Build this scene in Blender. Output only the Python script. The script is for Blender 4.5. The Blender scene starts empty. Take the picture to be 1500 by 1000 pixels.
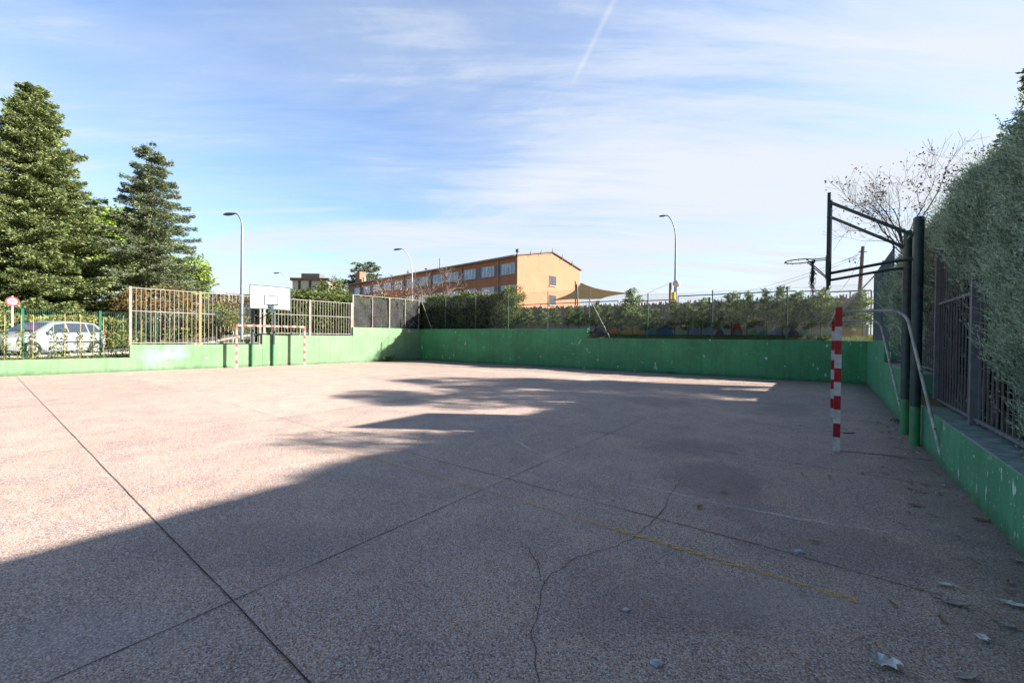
import bpy, math, random
import numpy as np
from mathutils import Vector, Matrix, noise as mnoise
random.seed(7); RNG = np.random.default_rng(7)
R = math.radians
scene = bpy.context.scene
col = scene.collection

# ------------------------------------------------------------------ camera
F, CH = 590.0, 1.59                       # focal length in 1/1500 of the picture width, eye height
ROLL, PITCH = math.atan(.0109), math.atan(5.5 / 590)
fw = Vector((0, math.cos(PITCH), -math.sin(PITCH)))
up0 = Vector((0, math.sin(PITCH), math.cos(PITCH)))
rt0 = Vector((1, 0, 0))
rt = rt0 * math.cos(ROLL) + up0 * math.sin(ROLL)
up = up0 * math.cos(ROLL) - rt0 * math.sin(ROLL)
EYE = Vector((0, 0, CH))
cd = bpy.data.cameras.new('camera'); cam = bpy.data.objects.new('camera', cd); col.objects.link(cam)
cd.sensor_width = 36; cd.lens = F / 1500 * 36; cd.clip_end = 5000; cd.clip_start = .05
m = Matrix((rt, up, -fw)).transposed().to_4x4(); m.translation = EYE
cam.matrix_world = m
scene.camera = cam

def ray(px, py): return fw * F + rt * (px - 750) - up * (py - 500)
def G(px, py, z=0.0):
    d = ray(px, py); k = (z - CH) / d.z; return EYE + d * k
def A(px, py, Y):
    d = ray(px, py); return EYE + d * (Y / d.y)
def on_line(px, P, Q, py=510):            # plan point of the line PQ seen in picture column px
    d = ray(px, py); dx, dy = d.x, d.y
    ex, ey = Q[0] - P[0], Q[1] - P[1]
    den = dx * ey - dy * ex
    k = (P[0] * ey - P[1] * ex) / den
    return Vector((dx * k, dy * k, 0))
def zat(p, px, py):                       # height seen at picture row py above plan point p
    d = ray(px, py); return CH + d.z / d.y * p[1]

# ------------------------------------------------------------------ materials
MATS = {}
def newmat(name):
    mt = bpy.data.materials.new(name); mt.use_nodes = True
    nt = mt.node_tree; b = nt.nodes['Principled BSDF']
    return mt, nt, b
def N(nt, t, **kw):
    n = nt.nodes.new(t)
    for k, v in kw.items():
        if k.startswith('i_'):
            key = k[2:]; key = int(key) if key.isdigit() else key.replace('_', ' ')
            n.inputs[key].default_value = v
        else: setattr(n, k, v)
    return n
def ramp(nt, src, stops):
    r = nt.nodes.new('ShaderNodeValToRGB'); e = r.color_ramp.elements
    while len(e) < len(stops): e.new(.5)
    for i, (p, c) in enumerate(stops):
        e[i].position = p; e[i].color = (c, c, c, 1) if isinstance(c, (int, float)) else (*c, 1)
    nt.links.new(src, r.inputs[0]); return r.outputs[0]
def mix(nt, f, a, b, mode='MIX'):
    n = nt.nodes.new('ShaderNodeMix'); n.data_type = 'RGBA'; n.blend_type = mode
    for sock, v in ((n.inputs[0], f), (n.inputs[6], a), (n.inputs[7], b)):
        if hasattr(v, 'is_linked') or isinstance(v, bpy.types.NodeSocket): nt.links.new(v, sock)
        elif isinstance(v, (int, float)): sock.default_value = v
        else: sock.default_value = (*v, 1)
    return n.outputs[2]
def math_(nt, op, a, b=0.0, c=None):
    n = nt.nodes.new('ShaderNodeMath'); n.operation = op
    for i, v in enumerate((a, b) if c is None else (a, b, c)):
        if isinstance(v, bpy.types.NodeSocket): nt.links.new(v, n.inputs[i])
        else: n.inputs[i].default_value = v
    return n.outputs[0]
def pos(nt): return nt.nodes.new('ShaderNodeNewGeometry').outputs['Position']
def objc(nt): return nt.nodes.new('ShaderNodeTexCoord').outputs['Object']
def mapped(nt, src, scale=(1, 1, 1), rot=(0, 0, 0), loc=(0, 0, 0)):
    n = nt.nodes.new('ShaderNodeMapping'); nt.links.new(src, n.inputs[0])
    n.inputs['Scale'].default_value = scale; n.inputs['Rotation'].default_value = rot
    n.inputs['Location'].default_value = loc
    return n.outputs[0]
def noise(nt, vec, scale, detail=3, rough=.55, dist=0):
    n = N(nt, 'ShaderNodeTexNoise', i_Scale=scale, i_Detail=detail, i_Roughness=rough, i_Distortion=dist)
    nt.links.new(vec, n.inputs['Vector']); return n.outputs['Fac']
def bump(nt, b, h, strength=.3, dist=.01):
    n = N(nt, 'ShaderNodeBump', i_Strength=strength, i_Distance=dist)
    nt.links.new(h, n.inputs['Height']); nt.links.new(n.outputs[0], b.inputs['Normal'])

def simple(name, c, rough=.6, metal=0, var=.25, scale=6, c2=None, spec=.4, bmp=0):
    mt, nt, b = newmat(name)
    nz = noise(nt, pos(nt), scale, 5)
    c2 = c2 or tuple(x * (1 - var) for x in c)
    nt.links.new(mix(nt, ramp(nt, nz, [(.35, 0), (.65, 1)]), c2, c), b.inputs['Base Color'])
    b.inputs['Roughness'].default_value = rough; b.inputs['Metallic'].default_value = metal
    b.inputs['Specular IOR Level'].default_value = spec
    if bmp: bump(nt, b, noise(nt, pos(nt), scale * 8, 4), bmp, .01)
    MATS[name] = mt; return mt

def foliage(name, dark, mid, light, scale=1.2, trans=.25, hi=.8, dead=None):
    mt, nt, b = newmat(name)
    g = nt.nodes.new('ShaderNodeNewGeometry')
    nz = noise(nt, g.outputs['Position'], scale, 4, .6)
    isl = g.outputs['Random Per Island']
    f = math_(nt, 'ADD', math_(nt, 'MULTIPLY', nz, .55), math_(nt, 'MULTIPLY', isl, .45))
    c = ramp(nt, f, [(.25, dark), (.5, mid), (hi, light)])
    if dead: c = mix(nt, ramp(nt, noise(nt, g.outputs['Position'], 2.1, 5, .7), [(.60, 0), (.70, .8)]), c, dead)
    nt.links.new(c, b.inputs['Base Color'])
    b.inputs['Roughness'].default_value = .75; b.inputs['Specular IOR Level'].default_value = .15
    tr = nt.nodes.new('ShaderNodeBsdfTranslucent'); nt.links.new(c, tr.inputs[0])
    ms = nt.nodes.new('ShaderNodeMixShader'); ms.inputs[0].default_value = trans
    nt.links.new(b.outputs[0], ms.inputs[1]); nt.links.new(tr.outputs[0], ms.inputs[2])
    nt.links.new(ms.outputs[0], nt.nodes['Material Output'].inputs[0])
    MATS[name] = mt; return mt

# --- court surface
U = Vector((.615, .789, 0)); V = Vector((.789, -.615, 0))      # along the side walls / across the court
def court_mat():
    mt, nt, b = newmat('court_concrete')
    p = pos(nt)
    big = noise(nt, p, .35, 5, .6, .4)
    med = noise(nt, mapped(nt, p, (1, 1, 1), (0, 0, R(-38))), 1.7, 6, .65)
    base = mix(nt, ramp(nt, big, [(.35, 0), (.68, 1)]), (.72, .505, .37), (.88, .64, .47))
    base = mix(nt, ramp(nt, med, [(.4, 0), (.62, .8)]), base, (.54, .38, .32))
    sl = []
    for ax_, per in ((Vector((.55, .75, 0)).normalized(), 2.7), (Vector((.82, -.57, 0)).normalized(), 5.4)):
        vd = nt.nodes.new('ShaderNodeVectorMath'); vd.operation = 'DOT_PRODUCT'; nt.links.new(p, vd.inputs[0]); vd.inputs[1].default_value = tuple(ax_ / per)
        o_ = G(340, 880).dot(ax_ / per); sl.append(math_(nt, 'FLOOR', math_(nt, 'SUBTRACT', vd.outputs['Value'], o_)))
    cm_ = nt.nodes.new('ShaderNodeCombineXYZ'); nt.links.new(sl[0], cm_.inputs[0]); nt.links.new(sl[1], cm_.inputs[1])
    wnz = nt.nodes.new('ShaderNodeTexWhiteNoise'); nt.links.new(cm_.outputs[0], wnz.inputs[0])
    base = mix(nt, 1.0, base, ramp(nt, wnz.outputs[0], [(0, (.84, .83, .84)), (1, (1.08, 1.06, 1.04))]), 'MULTIPLY')
    # broad streaks worn along the court
    st = noise(nt, mapped(nt, p, (.25, 1.6, 1), (0, 0, R(-52))), 1.0, 4, .6)
    base = mix(nt, ramp(nt, st, [(.52, 0), (.75, .4)]), base, (.64, .55, .50))
    # exposed aggregate
    v1 = N(nt, 'ShaderNodeTexVoronoi', i_Scale=135.0); nt.links.new(p, v1.inputs['Vector'])
    sep = nt.nodes.new('ShaderNodeSeparateColor'); nt.links.new(v1.outputs['Color'], sep.inputs[0])
    light = ramp(nt, sep.outputs[0], [(.60, 0), (.97, 1)])
    dark = ramp(nt, sep.outputs[1], [(.40, 0), (.85, 1)])
    base = mix(nt, math_(nt, 'MULTIPLY', dark, .70), base, (.10, .065, .07))
    base = mix(nt, math_(nt, 'MULTIPLY', light, .75), base, (.95, .90, .87))
    fine = noise(nt, p, 110, 3, .8)
    base = mix(nt, .8, base, ramp(nt, fine, [(.34, .16), (.62, 1.0)]), 'MULTIPLY')
    # darker repaired / damp patches: soft ellipses in plan, broken up by noise
    def blob(cx, cy, rx, ry, rot, strength, colr, base, sharp=.25):
        mp = nt.nodes.new('ShaderNodeVectorMath'); mp.operation = 'SUBTRACT'
        nt.links.new(p, mp.inputs[0]); mp.inputs[1].default_value = (cx, cy, 0)
        v = mapped(nt, mp.outputs[0], (1 / rx, 1 / ry, 0), (0, 0, 0)) if not rot else \
            mapped(nt, mapped(nt, mp.outputs[0], (1, 1, 0), (0, 0, rot)), (1 / rx, 1 / ry, 0))
        ln = nt.nodes.new('ShaderNodeVectorMath'); ln.operation = 'LENGTH'; nt.links.new(v, ln.inputs[0])
        d = math_(nt, 'ADD', ln.outputs['Value'], math_(nt, 'MULTIPLY', math_(nt, 'SUBTRACT', noise(nt, p, 3.5, 6, .7), .5), 1.5))
        f = ramp(nt, d, [(1 - sharp, strength), (1.0, 0)])
        return mix(nt, f, base, colr)
    for (px, py, rx, ry, rot, s, c, sh) in (
        (1045, 700, .75, .55, R(-52), .42, (.20, .115, .12), .3), (1080, 735, .9, .35, R(-52), .3, (.2, .12, .13), .5),
        (960, 588, .8, 1.1, R(-52), .4, (.26, .16, .16), .2), (1010, 655, .9, .6, 0, .35, (.18, .12, .12), .4),
        (1150, 600, 1.6, .6, R(-52), .35, (.15, .11, .12), .4), (400, 800, 1.2, .5, 0, .25, (.2, .14, .13), .5),
        (980, 880, .9, .4, 0, .3, (.16, .11, .11), .5), (1230, 800, .8, .5, 0, .32, (.15, .11, .12), .5),
        (300, 590, 3, 1.0, R(35), .25, (.62, .40, .33), .5), (860, 556, .8, .5, 0, .3, (.8, .72, .7), .6),
        (1150, 880, .8, .35, 0, .25, (.5, .42, .42), .6), (150, 930, .7, .3, 0, .25, (.5, .42, .42), .6)):
        g = G(px, py); base = blob(g.x, g.y, rx, ry, rot, s, c, base, sh)
    # grime along the right hand wall
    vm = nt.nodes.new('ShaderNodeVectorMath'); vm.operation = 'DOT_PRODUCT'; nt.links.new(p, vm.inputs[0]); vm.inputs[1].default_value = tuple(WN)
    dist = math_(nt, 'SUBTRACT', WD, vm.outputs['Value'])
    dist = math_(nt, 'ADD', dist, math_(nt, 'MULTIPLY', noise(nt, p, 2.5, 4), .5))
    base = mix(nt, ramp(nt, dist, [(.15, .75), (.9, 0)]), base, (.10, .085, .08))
    nt.links.new(base, b.inputs['Base Color'])
    b.inputs['Roughness'].default_value = .72; b.inputs['Specular IOR Level'].default_value = .4
    h = math_(nt, 'ADD', sep.outputs[2], math_(nt, 'MULTIPLY', fine, 2))
    bump(nt, b, h, .35, .004)
    return mt

def wall_mat(name, chips=.74, seed=0, csc=(2.3, 2.3, .8), c=(.085, .30, .125), graffiti=None, tint=1.0):
    mt, nt, b = newmat(name)
    p = mapped(nt, pos(nt), (1, 1, 1), (0, 0, 0), (seed, seed * .7, 0))
    n1 = noise(nt, p, .8, 5, .6)
    base = mix(nt, ramp(nt, n1, [(.35, 0), (.65, 1)]), tuple(x * .8 for x in c), tuple(x * 1.12 for x in c))
    stv = noise(nt, mapped(nt, p, (5, 5, .35)), 1.6, 4, .6)              # rain streaks
    base = mix(nt, ramp(nt, stv, [(.48, 0), (.72, .6)]), base, tuple(min(1, x * .55 + .012) for x in c))
    pat = noise(nt, p, 2.6, 4, .5)
    base = mix(nt, ramp(nt, pat, [(.60, 0), (.64, .22)]), base, (c[0] * 1.5, c[1] * 1.18, c[2] * 1.35))
    ch = noise(nt, mapped(nt, p, csc), 4.2, 5, .62, .3)
    cm = ramp(nt, ch, [(chips, 0), (chips + .012, 1)])
    base = mix(nt, cm, base, (.55, .66, .57))
    ch2 = noise(nt, mapped(nt, p, (1.6, 1.6, 1.2)), 17, 3, .6)
    base = mix(nt, ramp(nt, ch2, [(chips + .0, 0), (chips + .02, .85)]), base, (.50, .60, .52))
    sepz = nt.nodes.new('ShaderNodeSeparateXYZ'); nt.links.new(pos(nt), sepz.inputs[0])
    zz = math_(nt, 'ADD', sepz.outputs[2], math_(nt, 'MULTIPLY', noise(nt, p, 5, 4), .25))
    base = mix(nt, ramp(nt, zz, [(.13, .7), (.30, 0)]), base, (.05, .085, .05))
    if graffiti:
        for gp, rr, gc in graffiti:
            vm = nt.nodes.new('ShaderNodeVectorMath'); vm.operation = 'DISTANCE'; nt.links.new(pos(nt), vm.inputs[0]); vm.inputs[1].default_value = gp
            d = math_(nt, 'ADD', vm.outputs['Value'], math_(nt, 'MULTIPLY', math_(nt, 'SUBTRACT', noise(nt, p, 4, 4), .5), .8))
            base = mix(nt, ramp(nt, d, [(rr * .2, .28), (rr, 0)]), base, gc)
    # bare weathered upper face
    gn = nt.nodes.new('ShaderNodeNewGeometry'); sx = nt.nodes.new('ShaderNodeSeparateXYZ'); nt.links.new(gn.outputs['Normal'], sx.inputs[0])
    top = math_(nt, 'GREATER_THAN', sx.outputs[2], .8)
    tn = noise(nt, p, 7, 5, .7)
    topc = mix(nt, ramp(nt, tn, [(.42, 0), (.56, 1)]), (.30, .38, .38), (.13, .22, .18))
    base = mix(nt, top, base, topc)
    nt.links.new(base, b.inputs['Base Color']); b.inputs['Roughness'].default_value = .55
    b.inputs['Specular IOR Level'].default_value = .35
    bump(nt, b, math_(nt, 'SUBTRACT', noise(nt, p, 14, 6, .7), math_(nt, 'MULTIPLY', cm, .4)), .35, .012)
    return mt

# ------------------------------------------------------------------ mesh helpers
class MB:
    def __init__(s): s.v = []; s.f = []; s.m = []
    def add(s, vs, fs, mi=0):
        o = len(s.v); s.v += [tuple(v) for v in vs]; s.f += [tuple(i + o for i in f) for f in fs]; s.m += [mi] * len(fs)
    def hexa(s, b4, t4, mi=0):
        s.add(list(b4) + list(t4), [(3, 2, 1, 0), (4, 5, 6, 7), (0, 1, 5, 4), (1, 2, 6, 5), (2, 3, 7, 6), (3, 0, 4, 7)], mi)
    def box(s, c, sx, sy, sz, xa=Vector((1, 0, 0)), mi=0):
        xa = Vector(xa).normalized(); ya = Vector((0, 0, 1)).cross(xa)
        c = Vector(c); X = xa * sx / 2; Y = ya * sy / 2; Z = Vector((0, 0, sz / 2))
        q = [-X - Y, X - Y, X + Y, -X + Y]
        s.hexa([c + k - Z for k in q], [c + k + Z for k in q], mi)
    def tube(s, pts, r, n=8, mi=0, cap=True):
        pts = [Vector(p) for p in pts]; rs = r if isinstance(r, (list, tuple)) else [r] * len(pts)
        rings = []; o = len(s.v)
        ref = Vector((0, 0, 1)) if abs((pts[-1] - pts[0]).normalized().z) < .9 else Vector((1, 0, 0))
        for i, p in enumerate(pts):
            t = (pts[min(i + 1, len(pts) - 1)] - pts[max(i - 1, 0)])
            t = t.normalized() if t.length > 1e-9 else Vector((0, 0, 1))
            a = t.cross(ref)
            a = a.normalized() if a.length > 1e-5 else t.orthogonal().normalized()
            b = t.cross(a)
            for k in range(n):
                th = 2 * math.pi * (k + .5) / n
                s.v.append(tuple(p + (a * math.cos(th) + b * math.sin(th)) * rs[i]))
        for i in range(len(pts) - 1):
            for k in range(n):
                k2 = (k + 1) % n
                s.f.append((o + i * n + k, o + i * n + k2, o + (i + 1) * n + k2, o + (i + 1) * n + k)); s.m.append(mi)
        if cap:
            s.f.append(tuple(o + k for k in range(n))[::-1]); s.m.append(mi)
            s.f.append(tuple(o + (len(pts) - 1) * n + k for k in range(n))); s.m.append(mi)
    def lathe(s, c, prof, n=16, mi=0):
        o = len(s.v)
        for r, z in prof:
            for k in range(n):
                a = 2 * math.pi * k / n; s.v.append((c[0] + r * math.cos(a), c[1] + r * math.sin(a), c[2] + z))
        for i in range(len(prof) - 1):
            for k in range(n):
                k2 = (k + 1) % n; s.f.append((o + i * n + k, o + i * n + k2, o + (i + 1) * n + k2, o + (i + 1) * n + k)); s.m.append(mi)
    def build(s, name, mats, parent=None, smooth=False, bevel=0):
        me = bpy.data.meshes.new(name)
        off = Vector((0, 0, 0)); q = parent
        while q is not None: off += q.location; q = q.parent
        me.from_pydata([(v[0] - off.x, v[1] - off.y, v[2] - off.z) for v in s.v], [], s.f)
        if not isinstance(mats, (list, tuple)): mats = [mats]
        for x in mats: me.materials.append(x)
        if len(mats) > 1: me.polygons.foreach_set('material_index', s.m)
        if smooth:
            me.polygons.foreach_set('use_smooth', [True] * len(me.polygons))
            me.set_sharp_from_angle(angle=R(40))
        o = bpy.data.objects.new(name, me); col.objects.link(o); o.parent = parent
        if bevel:
            bv = o.modifiers.new('bevel', 'BEVEL'); bv.width = bevel; bv.segments = 2; bv.limit_method = 'ANGLE'; bv.angle_limit = R(50)
        return o

def arrmesh(name, verts, nper, mat, parent=None):
    """verts (N*nper,3): N separate faces of nper corners"""
    me = bpy.data.meshes.new(name); verts = np.asarray(verts, dtype=np.float32).reshape(-1, 3)
    off = Vector((0, 0, 0)); q = parent
    while q is not None: off += q.location; q = q.parent
    verts = verts - np.array(off, dtype=np.float32)
    nv = len(verts); nf = nv // nper
    me.vertices.add(nv); me.vertices.foreach_set('co', verts.ravel())
    me.loops.add(nv); me.loops.foreach_set('vertex_index', np.arange(nv, dtype=np.int32))
    me.polygons.add(nf); me.polygons.foreach_set('loop_start', np.arange(0, nv, nper, dtype=np.int32))
    me.polygons.foreach_set('loop_total', np.full(nf, nper, dtype=np.int32))
    me.materials.append(mat); me.update(calc_edges=True)
    o = bpy.data.objects.new(name, me); col.objects.link(o); o.parent = parent
    return o
def unit(a): return a / np.maximum(np.linalg.norm(a, axis=1, keepdims=True), 1e-9)
def leaf_tris(P, D, L, W):
    """thin pointed leaf at each P along D"""
    n = len(P); D = unit(D); S = unit(np.cross(D, RNG.normal(size=(n, 3))))
    L = (np.broadcast_to(L, (n,)))[:, None]; W = (np.broadcast_to(W, (n,)))[:, None]
    return np.stack([P - S * W / 2, P + S * W / 2, P + D * L], axis=1).reshape(-1, 3)
def leaf_quads(P, D, L, W):
    n = len(P); D = unit(D); S = unit(np.cross(D, RNG.normal(size=(n, 3))))
    L = (np.broadcast_to(L, (n,)))[:, None]; W = (np.broadcast_to(W, (n,)))[:, None]
    return np.stack([P, P + D * L * .5 + S * W / 2, P + D * L, P + D * L * .5 - S * W / 2], axis=1).reshape(-1, 3)

def tag(o, label, cat, group=None):
    o['label'] = label; o['category'] = cat
    if group: o['group'] = group
    return o
def thing(name, label, cat, loc, group=None, rz=0):
    o = bpy.data.objects.new(name, None); col.objects.link(o); o.location = loc; o.rotation_euler.z = rz
    o.empty_display_size = .2
    return tag(o, label, cat, group)
def struct(o): o['kind'] = 'structure'; return o
def stuff(o): o['kind'] = 'stuff'; return o
def dup(root, loc, rz=0, label=None, scale=1):
    r = root.copy(); col.objects.link(r); r.location = loc; r.rotation_euler.z = rz; r.scale = (scale,) * 3
    if label: r['label'] = label
    for ch in list(root.children):
        c = ch.copy(); col.objects.link(c); c.parent = r
        for g in ch.children:
            d = g.copy(); col.objects.link(d); d.parent = c
    return r

# ------------------------------------------------------------------ plan of the court
BL = G(615, 527); BR = G(1269, 563.2)
RW0 = G(1500, 818)                                    # a point of the right wall near the camera
rdir = (BR - RW0).normalized(); ldir = (BL - G(150, 545.6)).normalized()
FR = BR - rdir * 27; FL = BL - ldir * 36
WN = Vector((rdir.y, -rdir.x, 0)); WD = WN.dot(RW0)   # outward normal / offset of the right wall
LN = Vector((-ldir.y, ldir.x, 0))                     # outward normal of the left wall
bdir = (BR - BL).normalized(); BN = Vector((-bdir.y, bdir.x, 0))
itp = lambda x, a, b: float(np.interp(x, a, b))
SIDES = [(FL, BL, LN), (BL, BR, BN), (BR, FR, WN), (FR, FL, None)]
def terr(x, y):
    best = None; P = Vector((x, y, 0))
    for i, (a, b, n) in enumerate(SIDES):
        e = b - a; t = max(0, min(1, (P - a).dot(e) / e.dot(e))); q = a + e * t; d = (P - q).length
        if best is None or d < best[0] - 1e-6: best = (d, i, q)
    d, i, q = best
    if i == 0: h = itp(q.y, [14, 17.2, 20.3, 21.5, 24, 28], [.5, .52, 1.02, 1.3, 1.55, 2.0]); w = itp(q.y, [20, 27], [0, 1])
    elif i == 1: h = itp(q.x, [-6, 2, 4.5, 13], [2.0, 2.0, 1.58, 1.58]); w = 1
    elif i == 2: h = itp(q.y, [-4, 2, 6, 7.5, 10, 11.5, 15], [.3, .5, .5, .95, 1.0, 1.5, 1.58]); w = itp(q.y, [10, 14], [0, 1])
    else: h = .02; w = 0
    if i == 3: h = itp((q - FR).length, [0, 3], [.3, .02])
    if i == 0 and q.y < 10: h = itp(q.y, [0, 10], [.1, .5])
    h += w * .07 * min(d, 5)
    return h + (2.6 - h) * itp(d, [25, 150], [0, 1])

WTOP = simple('plain', (.5, .5, .5))
# ------------------------------------------------------------------ ground
grass_m = simple('grass_ground', (.10, .11, .045), .95, 0, .4, 1.4, (.20, .155, .09), .1, .4)
mb = MB()
mb.add([FL + Vector((-.0, 0, 0)), FR, BR, BL], [(0, 1, 2, 3)])
# extend a little below the walls
struct(mb.build('court', court_mat()))
mb = MB(); rows = []
bp = []
for i, (a, b, n) in enumerate(SIDES):
    nn = n if n is not None else Vector(((b - a).y * -1, (b - a).x, 0)).normalized()
    L = (b - a).length; k = int(L / 1.2)
    for j in range(k + 1): bp.append((a.lerp(b, j / k), nn))
offs = [.02, .4, 1, 2, 3, 4.5, 6.5, 9, 12, 16, 22, 32, 50, 90, 170, 400, 1200, 3000]
pts = []
for idx, (p, n) in enumerate(bp):
    pts.append((p, n)); p2, n2 = bp[(idx + 1) % len(bp)]
    if (p2 - p).length < 1e-3:
        for k in range(1, 6): pts.append((p, n.lerp(n2, k / 6).normalized()))
for p, n in pts:
    for d in offs:
        q = p + n * d; mb.v.append((q.x, q.y, terr(q.x, q.y)))
K = len(offs)
for i in range(len(pts)):
    j = (i + 1) % len(pts)
    for k in range(K - 1):
        mb.f.append((i * K + k, j * K + k, j * K + k + 1, i * K + k + 1)); mb.m.append(0)
struct(mb.build('ground', grass_m, smooth=True))

def ribbon(name, path, w, mat, z=.004, jit=0.0, wj=0.0, terrz=False, step=.35):
    path = [Vector(p) for p in path]; P = []
    for a, b in zip(path[:-1], path[1:]):
        n = max(1, int((b - a).length / step))
        for i in range(n): P.append(a.lerp(b, i / n))
    P.append(path[-1]); mb = MB(); seed = random.random() * 50
    for i, p in enumerate(P):
        t = (P[min(i + 1, len(P) - 1)] - P[max(i - 1, 0)]).normalized(); n = Vector((-t.y, t.x, 0))
        o = (mnoise.noise(Vector((p.x * 1.4 + seed, p.y * 1.4, 0))) * jit + mnoise.noise(Vector((p.x * 7 + seed, p.y * 7, 3))) * jit * .4)
        ww = w * (1 + wj * mnoise.noise(Vector((p.x * 3, p.y * 3 + seed, 9))))
        for sgn in (-1, 1):
            q = p + n * (o + sgn * ww / 2); zz = (terr(q.x, q.y) if terrz else 0) + z
            mb.v.append((q.x, q.y, zz))
    for i in range(len(P) - 1): mb.f.append((2 * i, 2 * i + 1, 2 * i + 3, 2 * i + 2)); mb.m.append(0)
    return struct(mb.build(name, mat))

joint_m = simple('joint', (.075, .055, .055), .95, 0, .5, 9)
crack_m = simple('crack', (.03, .025, .025), .95)
def worn(name, c, lo, hi, sc=38, pv=.5):
    mt, nt, b = newmat(name)
    nz = noise(nt, pos(nt), sc, 3, .8); nz2 = noise(nt, pos(nt), 1.3, 3)
    f = math_(nt, 'ADD', nz, math_(nt, 'MULTIPLY', math_(nt, 'SUBTRACT', nz2, .5), pv))
    b.inputs['Base Color'].default_value = (*c, 1); b.inputs['Roughness'].default_value = .8
    a = ramp(nt, f, [(lo, 0), (hi, 1)])
    nt.links.new(a, b.inputs['Alpha']); return mt
O = G(340, 880)
def jl(p, d, a, b, w=.012, jit=.012, name='expansion_joint'):
    ribbon(name, [p + d * a, p + d * b], w, joint_m, .004 if d is U else .0045, jit, .5)
vA = (G(470, 1000) - G(25, 552)).normalized(); uA = (G(743, 701) - O).normalized()
ribbon('expansion_joint', [G(22, 549), G(340, 880), O + vA * 4.5], .007, joint_m, .0045, .006, .4, step=.12)
ribbon('expansion_joint', [O - uA * 3.5, O, G(743, 701), G(972, 599.5), G(1017, 581)], .006, joint_m, .004, .008, .9, step=.12)
O2 = G(743, 701)
ribbon('expansion_joint', [G(337, 591), G(477, 631), O2, G(1100, 795), G(1380, 872)], .006, joint_m, .0045, .006, .9, step=.12)
thinj = worn('thin_joint', (.05, .04, .04), .42, .5, 12)
for p, d, a, b in ((G(849, 628), vA, -9, 5), (G(849, 628) + uA * 2.7, vA, -12, 5), (G(849, 628) + uA * 5.5, vA, -13, 6),
                   (O - uA * 2.7, vA, -14, 4), (O + vA * -5.4, uA, -2, 16), (O + vA * -10.8, uA, -2, 14), (O + vA * 5.2, uA, 3, 11)):
    ribbon('expansion_joint', [p + d * a, p + d * b], .01, thinj, .0035, .012, .8)
def px_path(*pp): return [G(x, y) for x, y in pp]
ribbon('crack', px_path((790, 1000), (786, 930), (792, 880), (796, 850), (845, 815), (925, 790), (955, 765), (975, 735), (1000, 700)), .0035, crack_m, .005, .07, 1.6, step=.03)
ribbon('crack', px_path((796, 850), (770, 800)), .0022, crack_m, .0052, .05, 1.6, step=.03)
ribbon('crack', px_path((1240, 661), (1300, 667), (1366, 675)), .018, crack_m, .005, .02, 1, step=.05)
ribbon('crack', px_path((1225, 614), (1270, 617), (1316, 621)), .016, crack_m, .005, .02, 1, step=.05)
ribbon('crack', px_path((1235, 634), (1252, 634)), .04, crack_m, .005, .02, 1, step=.05)
yel = worn('worn_yellow_paint', (.85, .50, .09), .43, .62, 45, .12)
yel2 = worn('faded_yellow_paint', (.78, .52, .20), .44, .72, 45, .2)
y0, y1 = G(600, 685), G(1258, 881); ym = y0.lerp(y1, .62)
ribbon('painted_line', [ym, y1], .055, yel, .006, .004)
ribbon('painted_line', [G(420, 640), y0, ym], .055, yel2, .006, .004)
whi = worn('faded_white_paint', (.85, .78, .74), .46, .80)
ribbon('painted_line', px_path((730, 612), (738, 628), (752, 643), (779, 660), (841, 685), (900, 702), (967, 718), (1060, 740), (1180, 762), (1300, 780)), .06, whi, .0062, .01)
ribbon('painted_line', [G(700, 575), G(1240, 640)], .06, whi, .0066, .01)
ribbon('painted_line', [G(880, 556), G(1090, 566)], .06, whi, .0064, .01)
ribbon('painted_line', [G(670, 560), G(930, 600), G(1000, 640)], .05, whi, .0068, .01)
del WTOP

# ------------------------------------------------------------------ green boundary walls
def stepped_wall(name, label, stations, outn, mat, thick=.28):
    """stations: [(plan point, top z)], each height holds until the next station"""
    mb = MB()
    for (p, h), (q, _) in zip(stations[:-1], stations[1:]):
        L = (q - p).length; d = (q - p).normalized(); n = max(1, int(L / .8))
        a, b = p, q
        z0 = Vector((0, 0, -.3)); zt = Vector((0, 0, h)); o = outn * thick
        mb.hexa([a + z0, b + z0, b + o + z0, a + o + z0], [a + zt, b + zt, b + o + zt, a + o + zt])
    ob = mb.build(name, mat, bevel=.012); tag(ob, label, 'wall'); return ob
lp = lambda px: on_line(px, FL, BL)
bpn = lambda px: on_line(px, BL, BR)
rp = lambda px: on_line(px, RW0, BR)
def rpy(Y): return RW0 + rdir * ((Y - RW0.y) / rdir.y)
gr = [(lp(225) + Vector((0, 0, .62)), .55, (.30, .55, .62)), (lp(262) + Vector((0, 0, .8)), .5, (.32, .5, .60)), (lp(243) + Vector((0, 0, .7)), .4, (.35, .5, .62))]
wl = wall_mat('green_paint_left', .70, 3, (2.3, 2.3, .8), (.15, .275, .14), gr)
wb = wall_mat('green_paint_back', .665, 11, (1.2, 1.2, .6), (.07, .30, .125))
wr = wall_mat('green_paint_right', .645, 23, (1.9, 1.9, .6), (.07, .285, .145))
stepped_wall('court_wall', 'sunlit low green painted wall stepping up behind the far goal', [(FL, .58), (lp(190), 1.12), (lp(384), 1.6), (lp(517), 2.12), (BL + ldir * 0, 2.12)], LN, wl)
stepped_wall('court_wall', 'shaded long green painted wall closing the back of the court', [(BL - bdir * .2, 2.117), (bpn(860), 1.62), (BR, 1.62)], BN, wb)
stepped_wall('court_wall', 'green wall with flaked paint and bare top along the right side under the tall hedge', [(FR, .6), (rpy(6.75), 1.06), (rpy(10.45), 1.62), (BR + rdir * .28, 1.62)], WN, wr, .34)

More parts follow.
